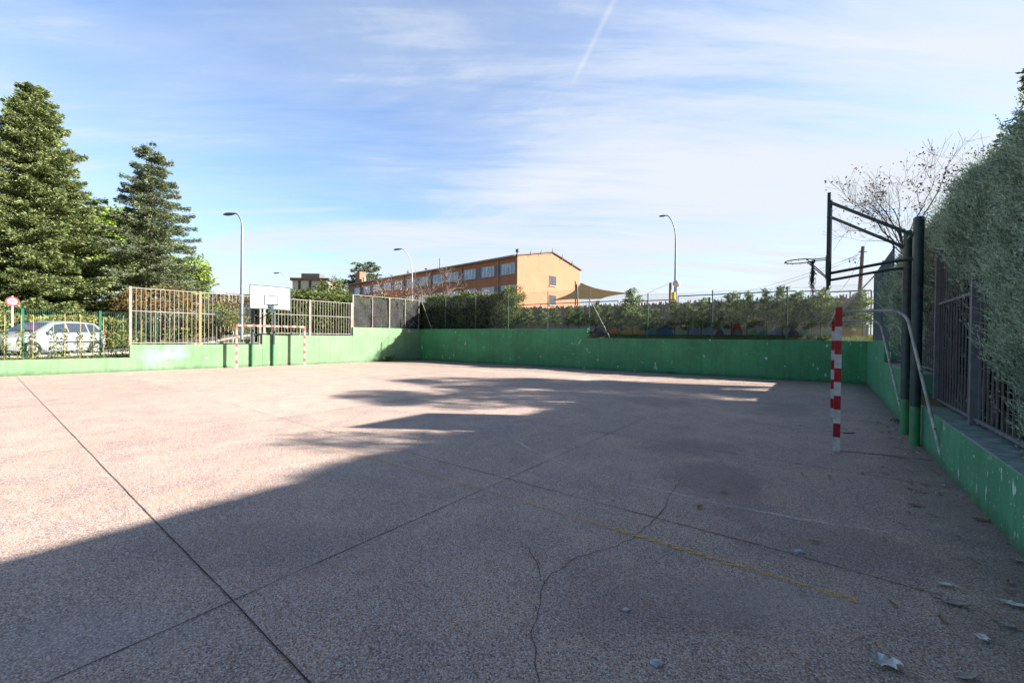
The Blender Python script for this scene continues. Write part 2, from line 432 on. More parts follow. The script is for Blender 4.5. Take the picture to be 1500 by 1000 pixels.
# ------------------------------------------------------------------ goals
white_p = simple('white_enamel', (.66, .66, .64), .4, 0, .2, 12, (.50, .47, .43))
red_p = simple('red_enamel', (.42, .012, .02), .4, 0, .25, 10)
fade_r = simple('faded_red_enamel', (.50, .09, .055), .5, 0, .35, 10)
fade_w = simple('cream_enamel', (.62, .56, .48), .5, 0, .25, 10)
def chip(mt, lo, c):
    nt = mt.node_tree; b = nt.nodes['Principled BSDF']; src = b.inputs['Base Color'].links[0].from_socket
    n1 = noise(nt, mapped(nt, pos(nt), (1, 1, .5)), 22, 6, .75); nt.links.new(mix(nt, ramp(nt, n1, [(lo, 0), (lo + .015, 1)]), src, c), b.inputs['Base Color'])
for mt_, lo_v, c_ in ((white_p, .66, (.14, .07, .05)), (red_p, .645, (.5, .45, .42)), (fade_r, .6, (.6, .52, .45)), (fade_w, .6, (.3, .16, .1))): chip(mt_, lo_v, c_)
tube_w = simple('chipped_white_tube', (.60, .60, .58), .45, 0, .3, 9, (.36, .35, .32))
rust = simple('rust', (.16, .07, .035), .9, 0, .5, 20)
def goal(label, p1, p2, back, wm, rm):
    """p1,p2 bases of the posts, back: unit vector towards the rear"""
    base = (p1 + p2) / 2; t = thing('handball_goal', label, 'goal', base)
    d = (p2 - p1).normalized(); Wd = (p2 - p1).length; hw = .04
    for p in (p1, p2):
        mb = MB(); z = 0; i = 0
        while z < 2.079:
            z2 = min(z + .2, 2.08) if z < 1.75 else 2.08
            mb.box((p.x, p.y, (z + z2) / 2), .08, .08, z2 - z, d, i % 2); z = z2; i += 1
        mb.build('post', [wm, rm], t)
        mb = MB(); mb.tube([p + Vector((0, 0, 2.02)) + back * .04, p + Vector((0, 0, 2.02)) + back * .07], .03, 8)
    mb = MB(); x = .0405; i = 0; n = 15; L = (Wd - .081) / n
    for i in range(n):
        c = p1 + d * (.0405 + (i + .5) * L); mb.box((c.x, c.y, 2.04), L, .079, .079, d, i % 2)
    mb.build('crossbar', [rm, wm][::-1] if False else [wm, rm], t)
    for p in (p1, p2):
        a = p + Vector((0, 0, 2.02)) + back * .035; pts = [a, a + back * .50]
        c = a + back * .50
        for k in range(1, 7):
            th = k / 6 * R(80); pts.append(c + back * (.2 * math.sin(th)) + Vector((0, 0, -.2 * (1 - math.cos(th)))))
        e = p + back * 1.08; pts.append(Vector((e.x, e.y, .0)))
        mb = MB(); mb.tube(pts, .019, 10); rr = mb.build('rear_support', tube_w, t, smooth=True)
        for f_ in (.35, .75):
            mb = MB(); q = pts[-2].lerp(pts[-1], f_); mb.tube([q - d * .028, q + d * .028], .012, 6); mb.build('bolt', rust, rr)
    for k in range(13):
        mb = MB(); q = p1.lerp(p2, (k + .5) / 13); mb.tube([q + Vector((0, 0, 2.0)) + back * .04, q + Vector((0, 0, 1.97)) + back * .055, q + Vector((0, 0, 1.99)) + back * .075], .004, 4); mb.build('net_hook', rust, t)
    return t
g1, g2 = G(1225, 659.4), G(1219.5, 611.4)
gd = (g2 - g1).normalized(); gback = Vector((gd.y, -gd.x, 0)); 
goal('near red and white striped goal standing before the tall right hedge', g1, g2, gback, white_p, red_p)
h1, h2 = G(346.5, 538.7), G(446, 535)
hd = (h2 - h1).normalized(); hback = Vector((-hd.y, hd.x, 0))
goal('far goal with faded orange red and cream stripes against the sunlit wall', h1, h2, hback, fade_w, fade_r)

# ------------------------------------------------------------------ basketball hoops
steel_d = simple('dark_green_steel', (.03, .075, .075), .45, 0, .35, 8, (.03, .04, .045))
green_p = simple('wall_green_on_pole', (.07, .25, .11), .5, 0, .2, 5)
board_w = simple('board_white', (.60, .60, .60), .5, 0, .06, 3)
board_b = simple('board_back', (.42, .36, .33), .7, 0, .25, 6)
black_l = simple('board_black_line', (.03, .03, .035), .5)
net_m = simple('dirty_net', (.05, .07, .09), .9)
Z = Vector((0, 0, 1))
def hoop(label, q1, q2, inn, zgreen, zb0, zb1, ext, netkind):
    c = (q1 + q2) / 2; d = (q2 - q1).normalized(); t = thing('basketball_hoop', label, 'basketball hoop', c)
    r = .062; H = 3.5
    for q in (q1, q2):
        mb = MB(); mb.tube([q, q + Z * zgreen], r, 20, 1); mb.tube([q + Z * zgreen, q + Z * H], r + .002, 20, 0)
        mb.tube([q + Z * H, q + Z * (H + .015)], [r + .002, r * .7], 20, 0)
        mb.build('pole', [steel_d, green_p], t, smooth=True)
    mb = MB(); mb.tube([q1 + Z * 3.36 , q2 + Z * 3.36], .03, 10); mb.build('cross_tube', steel_d, t, smooth=True)
    for q in (q1, q2):
        b = q + inn * ext
        mb = MB(); mb.tube([q + Z * 3.2, b + Z * (zb1 - .06)], .027, 10); mb.build('upper_arm', steel_d, t, smooth=True)
        mb = MB(); mb.tube([q + Z * 2.88, q.lerp(b, .25) + Z * 2.86, b + Z * (zb0 + .12)], .024, 10); mb.build('lower_arm', steel_d, t, smooth=True)
    bc = c + inn * (ext + .02); hgt = zb1 - zb0; W = 1.8
    mb = MB(); mb.box(bc + Z * (zb0 + hgt / 2) + inn * .008, W - .06, .012, hgt - .06, d, 0)
    bd = mb.build('backboard', board_w, t)
    mb = MB(); mb.box(bc + Z * (zb0 + hgt / 2) - inn * .002, W - .07, .006, hgt - .07, d, 0); mb.build('back_panel', board_b, bd)
    mb = MB()
    for sgn in (-1, 1):
        mb.box(bc + d * sgn * (W / 2 - .02) + Z * (zb0 + hgt / 2), .04, .045, hgt, d)
        mb.box(bc + Z * (zb0 + hgt / 2 + sgn * (hgt / 2 - .02)), W - .081, .044, .04, d)
    mb.build('frame', steel_d, bd)
    rz_ = 3.07; mb = MB(); tz = zb0 + .22
    for sgn in (-1, 1):
        mb.box(bc + inn * .016 + d * sgn * .28 + Z * (tz + .225), .05, .006, .50, d)
        mb.box(bc + inn * .016 + Z * (tz + .225 + sgn * .225), .51, .006, .05, d)
    mb.build('target_square', black_l, bd)
    # bracing behind the board
    for sgn in (-1, 1):
        b = bc + d * sgn * .5 - inn * .03; mb = MB()
        mb.tube([b + Z * (zb0 + .02), b + Z * (zb1 - .02)], .018, 6); mb.build('back_rail', steel_d, t)
    rc = bc + inn * .42 + Z * rz_
    mb = MB(); mb.tube([rc + (inn * math.cos(a) + d * math.sin(a)) * .225 for a in [i * math.pi / 18 for i in range(37)]], .010, 8, cap=False)
    rim = mb.build('rim', steel_d, t, smooth=True)
    mb = MB()
    for sgn in (-1, 1):
        mb.tube([rc + (inn * -.9 + d * sgn * .43) * .225, bc + inn * .03 + d * sgn * .1 + Z * rz_], .009, 6)
        mb.tube([rc + (inn * -.5 + d * sgn * .86) * .225, bc + inn * .03 + d * sgn * .12 + Z * (rz_ - .32)], .009, 6)
    mb.box(bc + inn * .03 + Z * (rz_ - .16), .26, .008, .4, d)
    mb.build('rim_bracket', steel_d, rim)
    for i in range(12):
        mb = MB(); a = i * math.pi / 6; q = rc + (inn * math.cos(a) + d * math.sin(a)) * .225; mb.tube([q, q - Z * .03], .004, 4); mb.build('net_hook', steel_d, rim)
    mb = MB(); rnd = random.Random(4)
    if netkind:      # torn net hanging as one ragged strand from the rear of the rim
        s0 = rc - inn * .20 - d * .03 - Z * .02
        for k in range(34):
            p = s0 + Vector((rnd.uniform(-.05, .05), rnd.uniform(-.05, .05), 0)); pts = [p]
            L = rnd.uniform(.25, .62); n = 7
            for j in range(n):
                w = .012 + .05 * j / n
                pts.append(s0 + Vector((rnd.uniform(-w, w), rnd.uniform(-w, w), -L * (j + 1) / n)))
            mb.tube(pts, .0042, 3)
    else:
        s0 = rc - Z * .02
        for k in range(10):
            a = k * math.pi / 5; q = rc + (inn * math.cos(a) + d * math.sin(a)) * .22
            e = rc - inn * .1 + (inn * math.cos(a + .9) + d * math.sin(a + .9)) * .12 - Z * .36
            mb.tube([q, q.lerp(e, .5) - Z * .03, e], .004, 3)
    mb.build('torn_net', net_m, t)
    return t
chip(tube_w, .63, (.12, .08, .06)); chip(steel_d, .66, (.12, .12, .11)); chip(green_p, .66, (.3, .4, .33)); chip(board_w, .68, (.35, .36, .36))
q1, q2 = G(1343.6, 652), G(1323.5, 635)
qc = (q1 + q2) / 2; q1 = qc - rdir * .5 - WN * .0; q2 = qc + rdir * .5
sh = WD - WN.dot(qc) - .085; q1 += WN * sh; q2 += WN * sh
hoop('basketball hoop with ragged torn net, its board seen edge on beside the tall hedge', q1, q2, -WN, .6, 2.62, 4.0, 1.07, True)
l1, l2 = lp(369) - LN * .085, lp(400) - LN * .085
hoop('basketball hoop with white rectangular backboard above the far goal', l1, l2, -LN, 1.1, 2.84, 3.98, 1.07, False)

# ------------------------------------------------------------------ fences
galv = simple('galvanised_steel', (.34, .36, .33), .5, .3, .25, 6)
bar_grey = simple('grey_bar_paint', (.17, .18, .19), .5, 0, .3, 8)
bar_pale = simple('pale_green_bar_paint', (.24, .25, .235), .6, 0, .3, 4, (.20, .17, .14))
rust_post = simple('rusty_post_paint', (.42, .17, .08), .8, 0, .3, 7, (.33, .20, .12))
fence_green = simple('fence_green', (.02, .13, .085), .45, 0, .2, 5)
post_d = simple('green_grey_post', (.06, .13, .10), .5, 0, .35, 6)
wire_m = simple('wire', (.10, .13, .12), .5, .3, .2, 6)
def bar_fence(label, a, b, zb, zt, posts, post_mats, barm, sp=.125, rails=None, bw=.02, bars_skip=None):
    c = (a + b) / 2; t = thing('bar_fence', label, 'fence', (c.x, c.y, zb)); d = (b - a).normalized(); L = (b - a).length
    n = int(L / sp)
    for k in range(1, n):
        q = a + d * (L * k / n); mb = MB(); mb.box((q.x, q.y, (zb + zt) / 2 + .01), bw, bw, zt - zb - .06, d); mb.build('bar', barm, t)
    mb = MB(); rails = rails or [zb + .04, zt]
    for z in rails:
        q = (a + b) / 2; mb.box((q.x, q.y, z), L, .03, .035, d)
    for z in rails: pass
    mb.build('rail', barm, t)
    for q, pm in zip(posts, post_mats):
        mb = MB(); mb.box((q.x, q.y, (zb + zt) / 2), .09, .09, zt - zb + .06, d); mb.build('post', pm, t)
    return t
off = LN * .14
zF = 3.55
bar_fence('tall pale bar fence with a rusty orange post left of the far goal', lp(190) + off + ldir * .05, lp(384) + off, 1.12, zF, [lp(191.5) + off, lp(294) + off, lp(384) + off - ldir * .06], [bar_pale, rust_post, bar_pale], bar_pale, .155, [1.2, 2.55, zF - .02], .017)
bar_fence('pale bar fence in front of a dark hedge right of the far backboard', lp(385) + off, lp(516) + off, 1.6, zF, [lp(386) + off + ldir * .06, lp(455) + off, lp(516) + off], [bar_pale] * 3, bar_pale, .15, [1.7, 2.7, zF - .02], .017)
# screened fence near the back left corner
screen_m, nt, b_ = newmat('shade_netting')
b_.inputs['Base Color'].default_value = (.06, .06, .066, 1); b_.inputs['Roughness'].default_value = .9
nz = noise(nt, pos(nt), 2.2, 5, .6)
nt.links.new(ramp(nt, nz, [(.35, .58), (.6, .42), (.68, .10)]), b_.inputs['Alpha'])
a, b = lp(517) + off + ldir * .05, BL + off - ldir * .02
c = (a + b) / 2; t = thing('screened_fence', 'fence frame hung with dark grey netting at the sunlit end of the wall', 'fence', (c.x, c.y, 2.12))
zt = 4.08
for f_ in (0, .27, .52, .77, 1.0):
    q = a.lerp(b, f_); mb = MB(); w = .07 if f_ in (0, .52) else .04
    mb.box((q.x, q.y, (2.12 + zt) / 2), w, w, zt - 2.12, ldir); mb.build('post', bar_pale, t)
mb = MB(); mb.box((c.x, c.y, zt - .01), (b - a).length, .03, .03, ldir); mb.build('rail', bar_pale, t)
mb = MB(); n = 24
for i in range(n):
    for j in range(6):
        P = []
        for (ii, jj) in ((i, j), (i + 1, j), (i + 1, j + 1), (i, j + 1)):
            q = a.lerp(b, ii / n) + LN * (.05 + .03 * math.sin(ii * 1.3 + jj)); P.append((q.x, q.y, 2.16 + (1.78 + .05 * math.sin(ii * .9)) * jj / 6))
        mb.add(P, [(0, 1, 2, 3)])
mb.build('netting', screen_m, t)
mb = MB(); mb.tube([BL + BN * .14 + Z * 4.0, bpn(630) + BN * .14 + Z * 2.12], .022, 6); mb.build('brace', galv, t)

def chain_fence(label, a, b, zb, zt, posts, d, braces=(), ztop=None, sp=.07, pm=post_d, wr_=.0018):
    c = (a + b) / 2; t = thing('chain_link_fence', label, 'fence', (c.x, c.y, zb)); L = (b - a).length; h = zt - zb
    for q in posts:
        mb = MB(); mb.tube([q + Z * zb, q + Z * (zt + .03)], .025, 8); mb.tube([q + Z * (zt + .03), q + Z * (zt + .05)], [.03, .018], 8)
        mb.build('post', pm, t, smooth=True)
    mb = MB(); n = int((L + h) / sp)
    for k in range(n):
        s = -h + k * sp
        for sg in (1, -1):
            s0, s1, z0, z1 = s, s + h, 0, h
            if s0 < 0: z0 = -s0; s0 = 0
            if s1 > L: z1 = h - (s1 - L); s1 = L
            if z1 <= z0: continue
            p0 = a + d * (s0 if sg > 0 else L - s0) + Z * (zb + z0); p1 = a + d * (s1 if sg > 0 else L - s1) + Z * (zb + z1)
            mb.tube([p0, p1], wr_, 3, cap=False)
    for z in (.03, h * .5, h - .03): mb.tube([a + Z * (zb + z), b + Z * (zb + z)], .0025, 3, cap=False)
    mb.build('wire_mesh', wire_m, t)
    for p0, p1 in braces:
        mb = MB(); mb.tube([p0, p1], .022, 8); mb.build('brace', galv, t)
    return t
bo = BN * .14
chain_fence('chain link fence on the high part of the shaded back wall', BL + bo + bdir * .1, bpn(860) + bo, 2.12, 4.16, [bpn(p) + bo for p in (650, 694, 742, 800, 861)], bdir)
chain_fence('chain link fence with slim green posts on the lower part of the back wall', bpn(862) + bo + bdir * .05, BR + bo - bdir * .05, 1.62, 3.74, [bpn(p) + bo for p in (947, 1042, 1152)], bdir,
            [(bpn(863) + bo + Z * 3.55, bpn(892) + bo + Z * 1.63)])
ro = WN * .17
c1 = BR + ro - rdir * .1
chain_fence('dark chain link fence panel in the back right corner with a slanted brace', rpy(10.6) + ro, c1, 1.62, 4.05, [rpy(10.65) + ro, rpy(12.6) + ro, c1], rdir,
            [(c1 + Z * 4.0, on_line(1212, BL, BR) + bo + Z * 2.2)], sp=.05, pm=simple('blue_grey_post', (.05, .06, .09), .5), wr_=.003)
# bar fence along the right wall
zt = 3.1
bar_fence('dark bar fence on the low right wall half swallowed by the tall hedge', rpy(.5) + WN * .24, rpy(6.7) + WN * .24, .6, zt, [rpy(6.62) + WN * .24, on_line(1429, rpy(.5) + WN * .24, rpy(6.7) + WN * .24), rpy(2.3) + WN * .24], [bar_grey] * 3, bar_grey, .155, [.68, 2.2, zt], .0135)
bar_fence('dark bar fence in the hedge on the middle step of the right wall', rpy(6.85) + WN * .24, rpy(10.4) + WN * .24, 1.06, zt, [rpy(8.6) + WN * .24], [bar_grey], bar_grey, .155, [1.14, 2.2, zt], .0135)

# welded mesh fence along the street
def lo_(px, d): return on_line(px, FL + LN * d, BL + LN * d)
fd = 1.5; fp = [on_line(p, FL + LN * fd, BL + LN * fd) for p in (-40, 33, 147, 229, 317, 372)]
t = thing('welded_mesh_fence', 'green welded wire mesh fence between the low wall and the street', 'fence', (*fp[1].xy, .5))
for i, q in enumerate(fp):
    z = terr(q.x, q.y); mb = MB(); mb.box((q.x, q.y, z + 1.0), .07, .07, 2.06, ldir); mb.build('post', fence_green, t)
for p, q in zip(fp[:-1], fp[1:]):
    mb = MB(); L = (q - p).length; n = int(L / .055); z0, z1 = terr(p.x, p.y), terr(q.x, q.y)
    for k in range(1, n):
        f_ = k / n; w = p.lerp(q, f_); z = z0 + (z1 - z0) * f_; mb.tube([w + Z * (z + .05), w + Z * (z + 1.98)], .0028, 3, cap=False)
    for k in range(10):
        h = .06 + k * .213; mb.tube([p + Z * (z0 + h), q + Z * (z1 + h)], .0028, 3, cap=False)
    mb.build('mesh_panel', fence_green, t)

# ------------------------------------------------------------------ foliage
def mask_keep(P, sc, thr):     # clumpy thinning
    k = np.array([mnoise.noise(Vector(p) * sc) for p in P]); return k > thr

def hedge_faces(a, b, outn, z0f, z1, thick, dens, L, W, lumpy=.15, lsc=1.1, keepf=None, face_only=False):
    """sprays covering the front, top, ends and back of a hedge running a->b"""
    a = np.array(a[:2]); b = np.array(b[:2]); n = np.array(outn[:2]); Ln = np.linalg.norm(b - a); d = (b - a) / Ln
    out = []
    hmax = z1 - min(z0f(0), z0f(1))
    areas = [('front', Ln * hmax), ('top', Ln * thick), ('e0', thick * hmax), ('e1', thick * hmax)] + ([] if face_only else [('back', Ln * hmax * .5)])
    Ps, Ds = [], []
    for nm, ar in areas:
        k = int(ar * dens); u = RNG.random(k); v = RNG.random(k); w = RNG.random(k)
        if nm in ('front', 'back'):
            s = u * Ln; dep = np.zeros(k) if nm == 'front' else np.full(k, thick); nn = np.tile([-n[0], -n[1], 0.], (k, 1)) * (1 if nm == 'front' else -1)
            hh = v
        elif nm == 'top': s = u * Ln; dep = v * thick; hh = np.ones(k); nn = np.tile([0, 0, 1.], (k, 1))
        else:
            s = np.full(k, 0. if nm == 'e0' else Ln); dep = u * thick; hh = v; nn = np.tile([d[0], d[1], 0.], (k, 1)) * (-1 if nm == 'e0' else 1)
        zb = np.array([z0f(x / Ln) for x in s]) if k else np.zeros(0)
        z = zb + (z1 - zb) * hh
        P = np.stack([a[0] + d[0] * s + n[0] * dep, a[1] + d[1] * s + n[1] * dep, z], 1)
        nz = np.array([mnoise.noise(Vector(p) * lsc) + .5 * mnoise.noise(Vector(p) * lsc * 2.7) for p in P]) if k else np.zeros(0)
        P = P + nn * (nz * lumpy)[:, None] - nn * (w ** 2 * .18)[:, None]
        Ps.append(P); Ds.append(nn * .6 + RNG.normal(size=(k, 3)) * .7 + np.array([0, 0, .35]))
    P = np.concatenate(Ps); D = np.concatenate(Ds)
    if keepf is not None: kp = keepf(P); P, D = P[kp], D[kp]
    n_ = len(P)
    return leaf_quads(P, D, L * RNG.uniform(.6, 1.3, n_), W * RNG.uniform(.6, 1.3, n_))
def core_box(a, b, outn, z0f, z1, thick, inset, mat, parent, name='shade_core', n=20):  # solid dark block inside a hedge, its inner shade put into the colour
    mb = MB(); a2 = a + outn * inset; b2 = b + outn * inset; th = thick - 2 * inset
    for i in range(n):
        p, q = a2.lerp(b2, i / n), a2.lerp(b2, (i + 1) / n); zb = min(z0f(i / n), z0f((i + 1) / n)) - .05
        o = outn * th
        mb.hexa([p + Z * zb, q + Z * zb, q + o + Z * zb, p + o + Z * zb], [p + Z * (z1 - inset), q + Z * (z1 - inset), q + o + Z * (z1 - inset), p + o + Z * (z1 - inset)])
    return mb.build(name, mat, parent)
core_m = simple('painted_hedge_shade', (.006, .008, .005), 1, 0, .5, 12, None, 0)  # near black, stands for the shade between the leaves
bark = simple('bark', (.13, .095, .07), .95, 0, .45, 5, None, .1, .6)
bark_g = simple('grey_bark', (.20, .17, .15), .95, 0, .4, 5, None, .1, .6)
cyp = foliage('arizona_cypress', (.10, .14, .10), (.40, .52, .37), (.72, .82, .62), 2.6, .3, .75, (.20, .15, .085))
hedge_g = foliage('hedge_green', (.03, .045, .015), (.10, .14, .045), (.27, .32, .10), 1.5, .25)
hedge_y = foliage('hedge_yellow_green', (.07, .085, .02), (.19, .20, .06), (.36, .36, .12), 1.6, .25)
sap_g = foliage('sapling_green', (.04, .07, .035), (.13, .19, .08), (.36, .43, .15), 3, .35)
con_g = foliage('conifer_green', (.05, .075, .03), (.17, .225, .085), (.42, .46, .20), 1.6, .2, .72)
con_b = foliage('blue_conifer', (.04, .06, .035), (.14, .18, .10), (.34, .38, .21), 1.6, .2, .72)
pine_g = foliage('pine_green', (.08, .13, .02), (.22, .32, .06), (.42, .52, .12), .7, .25)
orange_l = foliage('orange_leaves', (.045, .05, .018), (.15, .12, .045), (.36, .20, .07), 2, .3)
brown_l = foliage('brown_leaves', (.05, .025, .015), (.14, .07, .04), (.28, .17, .07), 2, .3)
olive = foliage('dry_olive', (.09, .08, .04), (.20, .17, .09), (.33, .28, .15), 2, .25)
grass_b = foliage('grass_blades', (.05, .08, .015), (.12, .16, .03), (.26, .28, .07), 1.2, .3)

# tall right hand hedge: built from fronds (sprays of small scale-leaf twigs)
ha = rpy(-1.2) + WN * .40; hb = rpy(10.55) + WN * .40
hl = (hb - ha).length; HT = 3.62
t = thing('tall_hedge', 'tall feathery blue green cypress hedge towering over the right wall', 'hedge', (*((ha + hb) / 2).xy, .5))
def frond_cloud(P, D, n_sub, spread, L, W):
    """each P carries n_sub little leaves fanned around direction D"""
    k = len(P); D = unit(D); idx = np.repeat(np.arange(k), n_sub)
    T = RNG.random(len(idx)); S = unit(np.cross(D, RNG.normal(size=(k, 3))))[idx]
    side = RNG.choice([-1., 1.], len(idx))
    base = P[idx] + D[idx] * (T * spread)[:, None]
    dirv = D[idx] + S * (side * RNG.uniform(.2, .75, len(idx)))[:, None] + RNG.normal(size=(len(idx), 3)) * .14
    return leaf_tris(base, dirv, L * (1.25 - .7 * T) * RNG.uniform(.7, 1.3, len(idx)), W)
nn = np.array(WN); dd = np.array(rdir)
def lumpf(p): return mnoise.noise(Vector((p[0] * .8, p[1] * .8, p[2] * .5))) * 1.2 + .6 * mnoise.noise(Vector((p[0] * 2.3, p[1] * 2.3, p[2] * 1.5)))
VV = []
for (k, y0_, y1_, ns, Lf, Wf, sp_l) in ((26000, 2.2, 5.5, 20, .040, .0085, .20), (24000, 5.5, 10.5, 16, .055, .013, .20), (8000, -1.2, 2.2, 12, .07, .018, .2)):
    s = (RNG.random(k) * (y1_ - y0_) + y0_ + 1.2) / rdir.y; s = s[s < hl]; k = len(s)
    P = np.array(ha)[None] + dd[None] * s[:, None]; P[:, 2] = .5 + (HT - .5) * RNG.random(k) ** .9
    lump = np.array([lumpf(p) for p in P]); yy = P[:, 1]
    P[:, 2] *= np.interp(yy, [2, 3.2, 5], [.90, .93, 1])
    # bulging face, rounded shoulder; negative = towards the court
    depth = -.17 - np.interp(yy, [2, 4.2, 5.5], [.06, .06, 0]) + .30 * np.maximum(0, (P[:, 2] - (HT - .7)) / .7) ** 2 - lump * .40 + RNG.random(k) ** 1.5 * .32
    # the open, dark stretch low down between the basketball poles and the large fence post
    openz = np.interp(yy, [2.6, 3.2, 3.7, 4.0, 5.0, 6.4, 7.2, 8.5], [.62, .75, 1.1, 2.15, 2.45, 2.45, 1.6, 1.0])
    lim = openz + .45 * lump + RNG.normal(size=k) * .12
    keep = ((P[:, 2] > lim) & (RNG.random(k) < np.clip(1.0 + 1.6 * lump, .22, 1))) | (RNG.random(k) < .006) | ((lump > .5) & (P[:, 2] > openz - .7))
    P = P + nn[None] * depth[:, None]; P = P[keep]; n_ = len(P)
    D = -nn[None] * .45 + RNG.normal(size=(n_, 3)) * .32 + np.array([0, 0, .9])[None]
    VV.append(frond_cloud(P, D, ns, sp_l, Lf, Wf))
    sel = RNG.random(n_) < .02; Q = P[sel] - nn[None] * .08; VV.append(frond_cloud(Q, D[sel] * .6 + np.array([0, 0, .5])[None], ns + 10, .42, Lf, Wf))     # long stray shoots
# top
k = 16000; s = RNG.random(k) * hl; dp = RNG.random(k) * 1.3
P = np.array(ha)[None] + dd[None] * s[:, None] + nn[None] * (dp - .1)[:, None]
lump = np.array([lumpf((p[0], p[1], 4)) for p in P])
P[:, 2] = HT * np.interp(P[:, 1], [2, 3.2, 5], [.90, .93, 1]) - .06 + lump * .18 + .62 * np.minimum(dp, .85) + RNG.random(k) ** 4 * .2
D = RNG.normal(size=(k, 3)) * .4 + np.array([0, 0, .9])[None] - nn[None] * .3
VV.append(frond_cloud(P, D, 11, .18, .045, .011))
# far end face
k = 7000; dp = RNG.random(k) * 1.3; P = np.array(hb)[None] + nn[None] * dp[:, None] + dd[None] * (RNG.normal(size=k) * .12)[:, None]; P[:, 2] = 1.2 + (HT - 1.2) * RNG.random(k)
VV.append(frond_cloud(P, dd[None] * .5 + RNG.normal(size=(k, 3)) * .4 + np.array([0, 0, .5])[None], 10, .16, .05, .012))
arrmesh('foliage', np.concatenate(VV), 3, cyp, t)
core_box(ha + WN * .28 , hb - rdir * .15 + WN * .28, WN, lambda f: .3, HT - .02, 1.6, .20, core_m, t)
core_box(ha + WN * .45, hb - rdir * .3 + WN * .45, WN, lambda f: .3, HT + .46, 1.1, .05, core_m, t)  # unseen solid ridge, raised to push out the hedge's shadow edge
rnd = random.Random(3)
for i in range(26):
    p = ha + rdir * (hl * (i + .5) / 26 + rnd.uniform(-.1, .1)) + WN * rnd.uniform(.05, .18); q = p + Vector((rnd.uniform(-.1, .1), rnd.uniform(-.1, .1), 0)); mb = MB()
    mb.tube([p + Z * .4, p.lerp(q, .5) + Z * 1.6, q + Z * 3.2], [.04, .03, .012], 6)
    for j in range(7):
        z = rnd.uniform(.7, 2.6); w = p.lerp(q, .3); e = w - WN * rnd.uniform(.1, .4) + rdir * rnd.uniform(-.4, .4); mb.tube([w + Z * z, e + Z * (z + rnd.uniform(.1, .5))], [.008, .003], 4)
    mb.build('stem', bark, t)

# clipped hedges behind the back left corner
def clipped(name, label, a, b, outn, z1, thick, mat, dens, L, W, lumpy=.18, extra=None, keepf=None):
    c = (a + b) / 2; t = thing(name, label, 'hedge', (c.x, c.y, terr(c.x, c.y)))
    z0f = lambda f: terr(*(a.lerp(b, f)).xy)
    arrmesh('foliage', hedge_faces(a, b, outn, z0f, z1, thick, dens, L, W, lumpy, keepf=keepf), 4, mat, t)
    core_box(a, b, outn, z0f, z1, thick, .22, core_m, t)
    return t
la, lb = lo_(388, 1.0), BL + LN * 1.0 + ldir * 2.6
clipped('clipped_hedge', 'dense dark hedge behind the pale bar fence and grey netting', la, lb, LN, 4.0, 1.6, hedge_g, 420, .17, .07, .32)
ba_ = BL + BN * 1.1 - bdir * .5; bb_ = bpn(715) + BN * 1.1
clipped('clipped_hedge', 'dark dense hedge behind the chain link fence on the high back wall', ba_, bb_, BN, 4.32, 1.5, hedge_g, 420, .17, .07, .3)
# hedges across the street
clipped('street_hedge', 'low yellowish green hedge on the far side of the street behind the silver car', Vector((-28.2, 8, 0)), Vector((-26.6, 31, 0)), Vector((-1, .07, 0)), 2.45, 1.6, hedge_y, 150, .22, .1, .3)
clipped('street_hedge', 'yellowish green hedge up the street seen through the tall bar fence', Vector((-26.2, 33, 0)), Vector((-22.5, 52, 0)), Vector((-1, .1, 0)), 3.1, 1.8, hedge_y, 110, .26, .12, .35)

# ---- trees
def branch_tree(mb, p, d, L, r, depth, rnd, tips, spread=.55, up_=.1, sub=(2, 4), minr=.004, bend=.15):
    n = 3; pts = [p]; rs = [r]; q = p; dv = d.copy()
    for i in range(n):
        dv = (dv + Vector((rnd.gauss(0, bend), rnd.gauss(0, bend), rnd.gauss(0, bend) + up_ * .3))).normalized(); q = q + dv * (L / n); pts.append(q); rs.append(max(minr, r * (1 - .45 * (i + 1) / n)))
    mb.tube(pts, rs, 5 if r > .03 else 3, cap=False)
    if depth == 0: tips.append((q, dv)); return
    for k in range(rnd.randint(*sub)):
        f_ = rnd.uniform(.35, 1.0); i = min(n - 1, int(f_ * n)); s_ = pts[i].lerp(pts[i + 1], f_ * n - i)
        nd = (dv + Vector((rnd.gauss(0, spread), rnd.gauss(0, spread), rnd.gauss(0, spread) + up_))).normalized()
        branch_tree(mb, s_, nd, L * rnd.uniform(.55, .8), rs[-1] * .75, depth - 1, rnd, tips, spread, up_, sub, minr, bend)
    tips.append((q, dv))

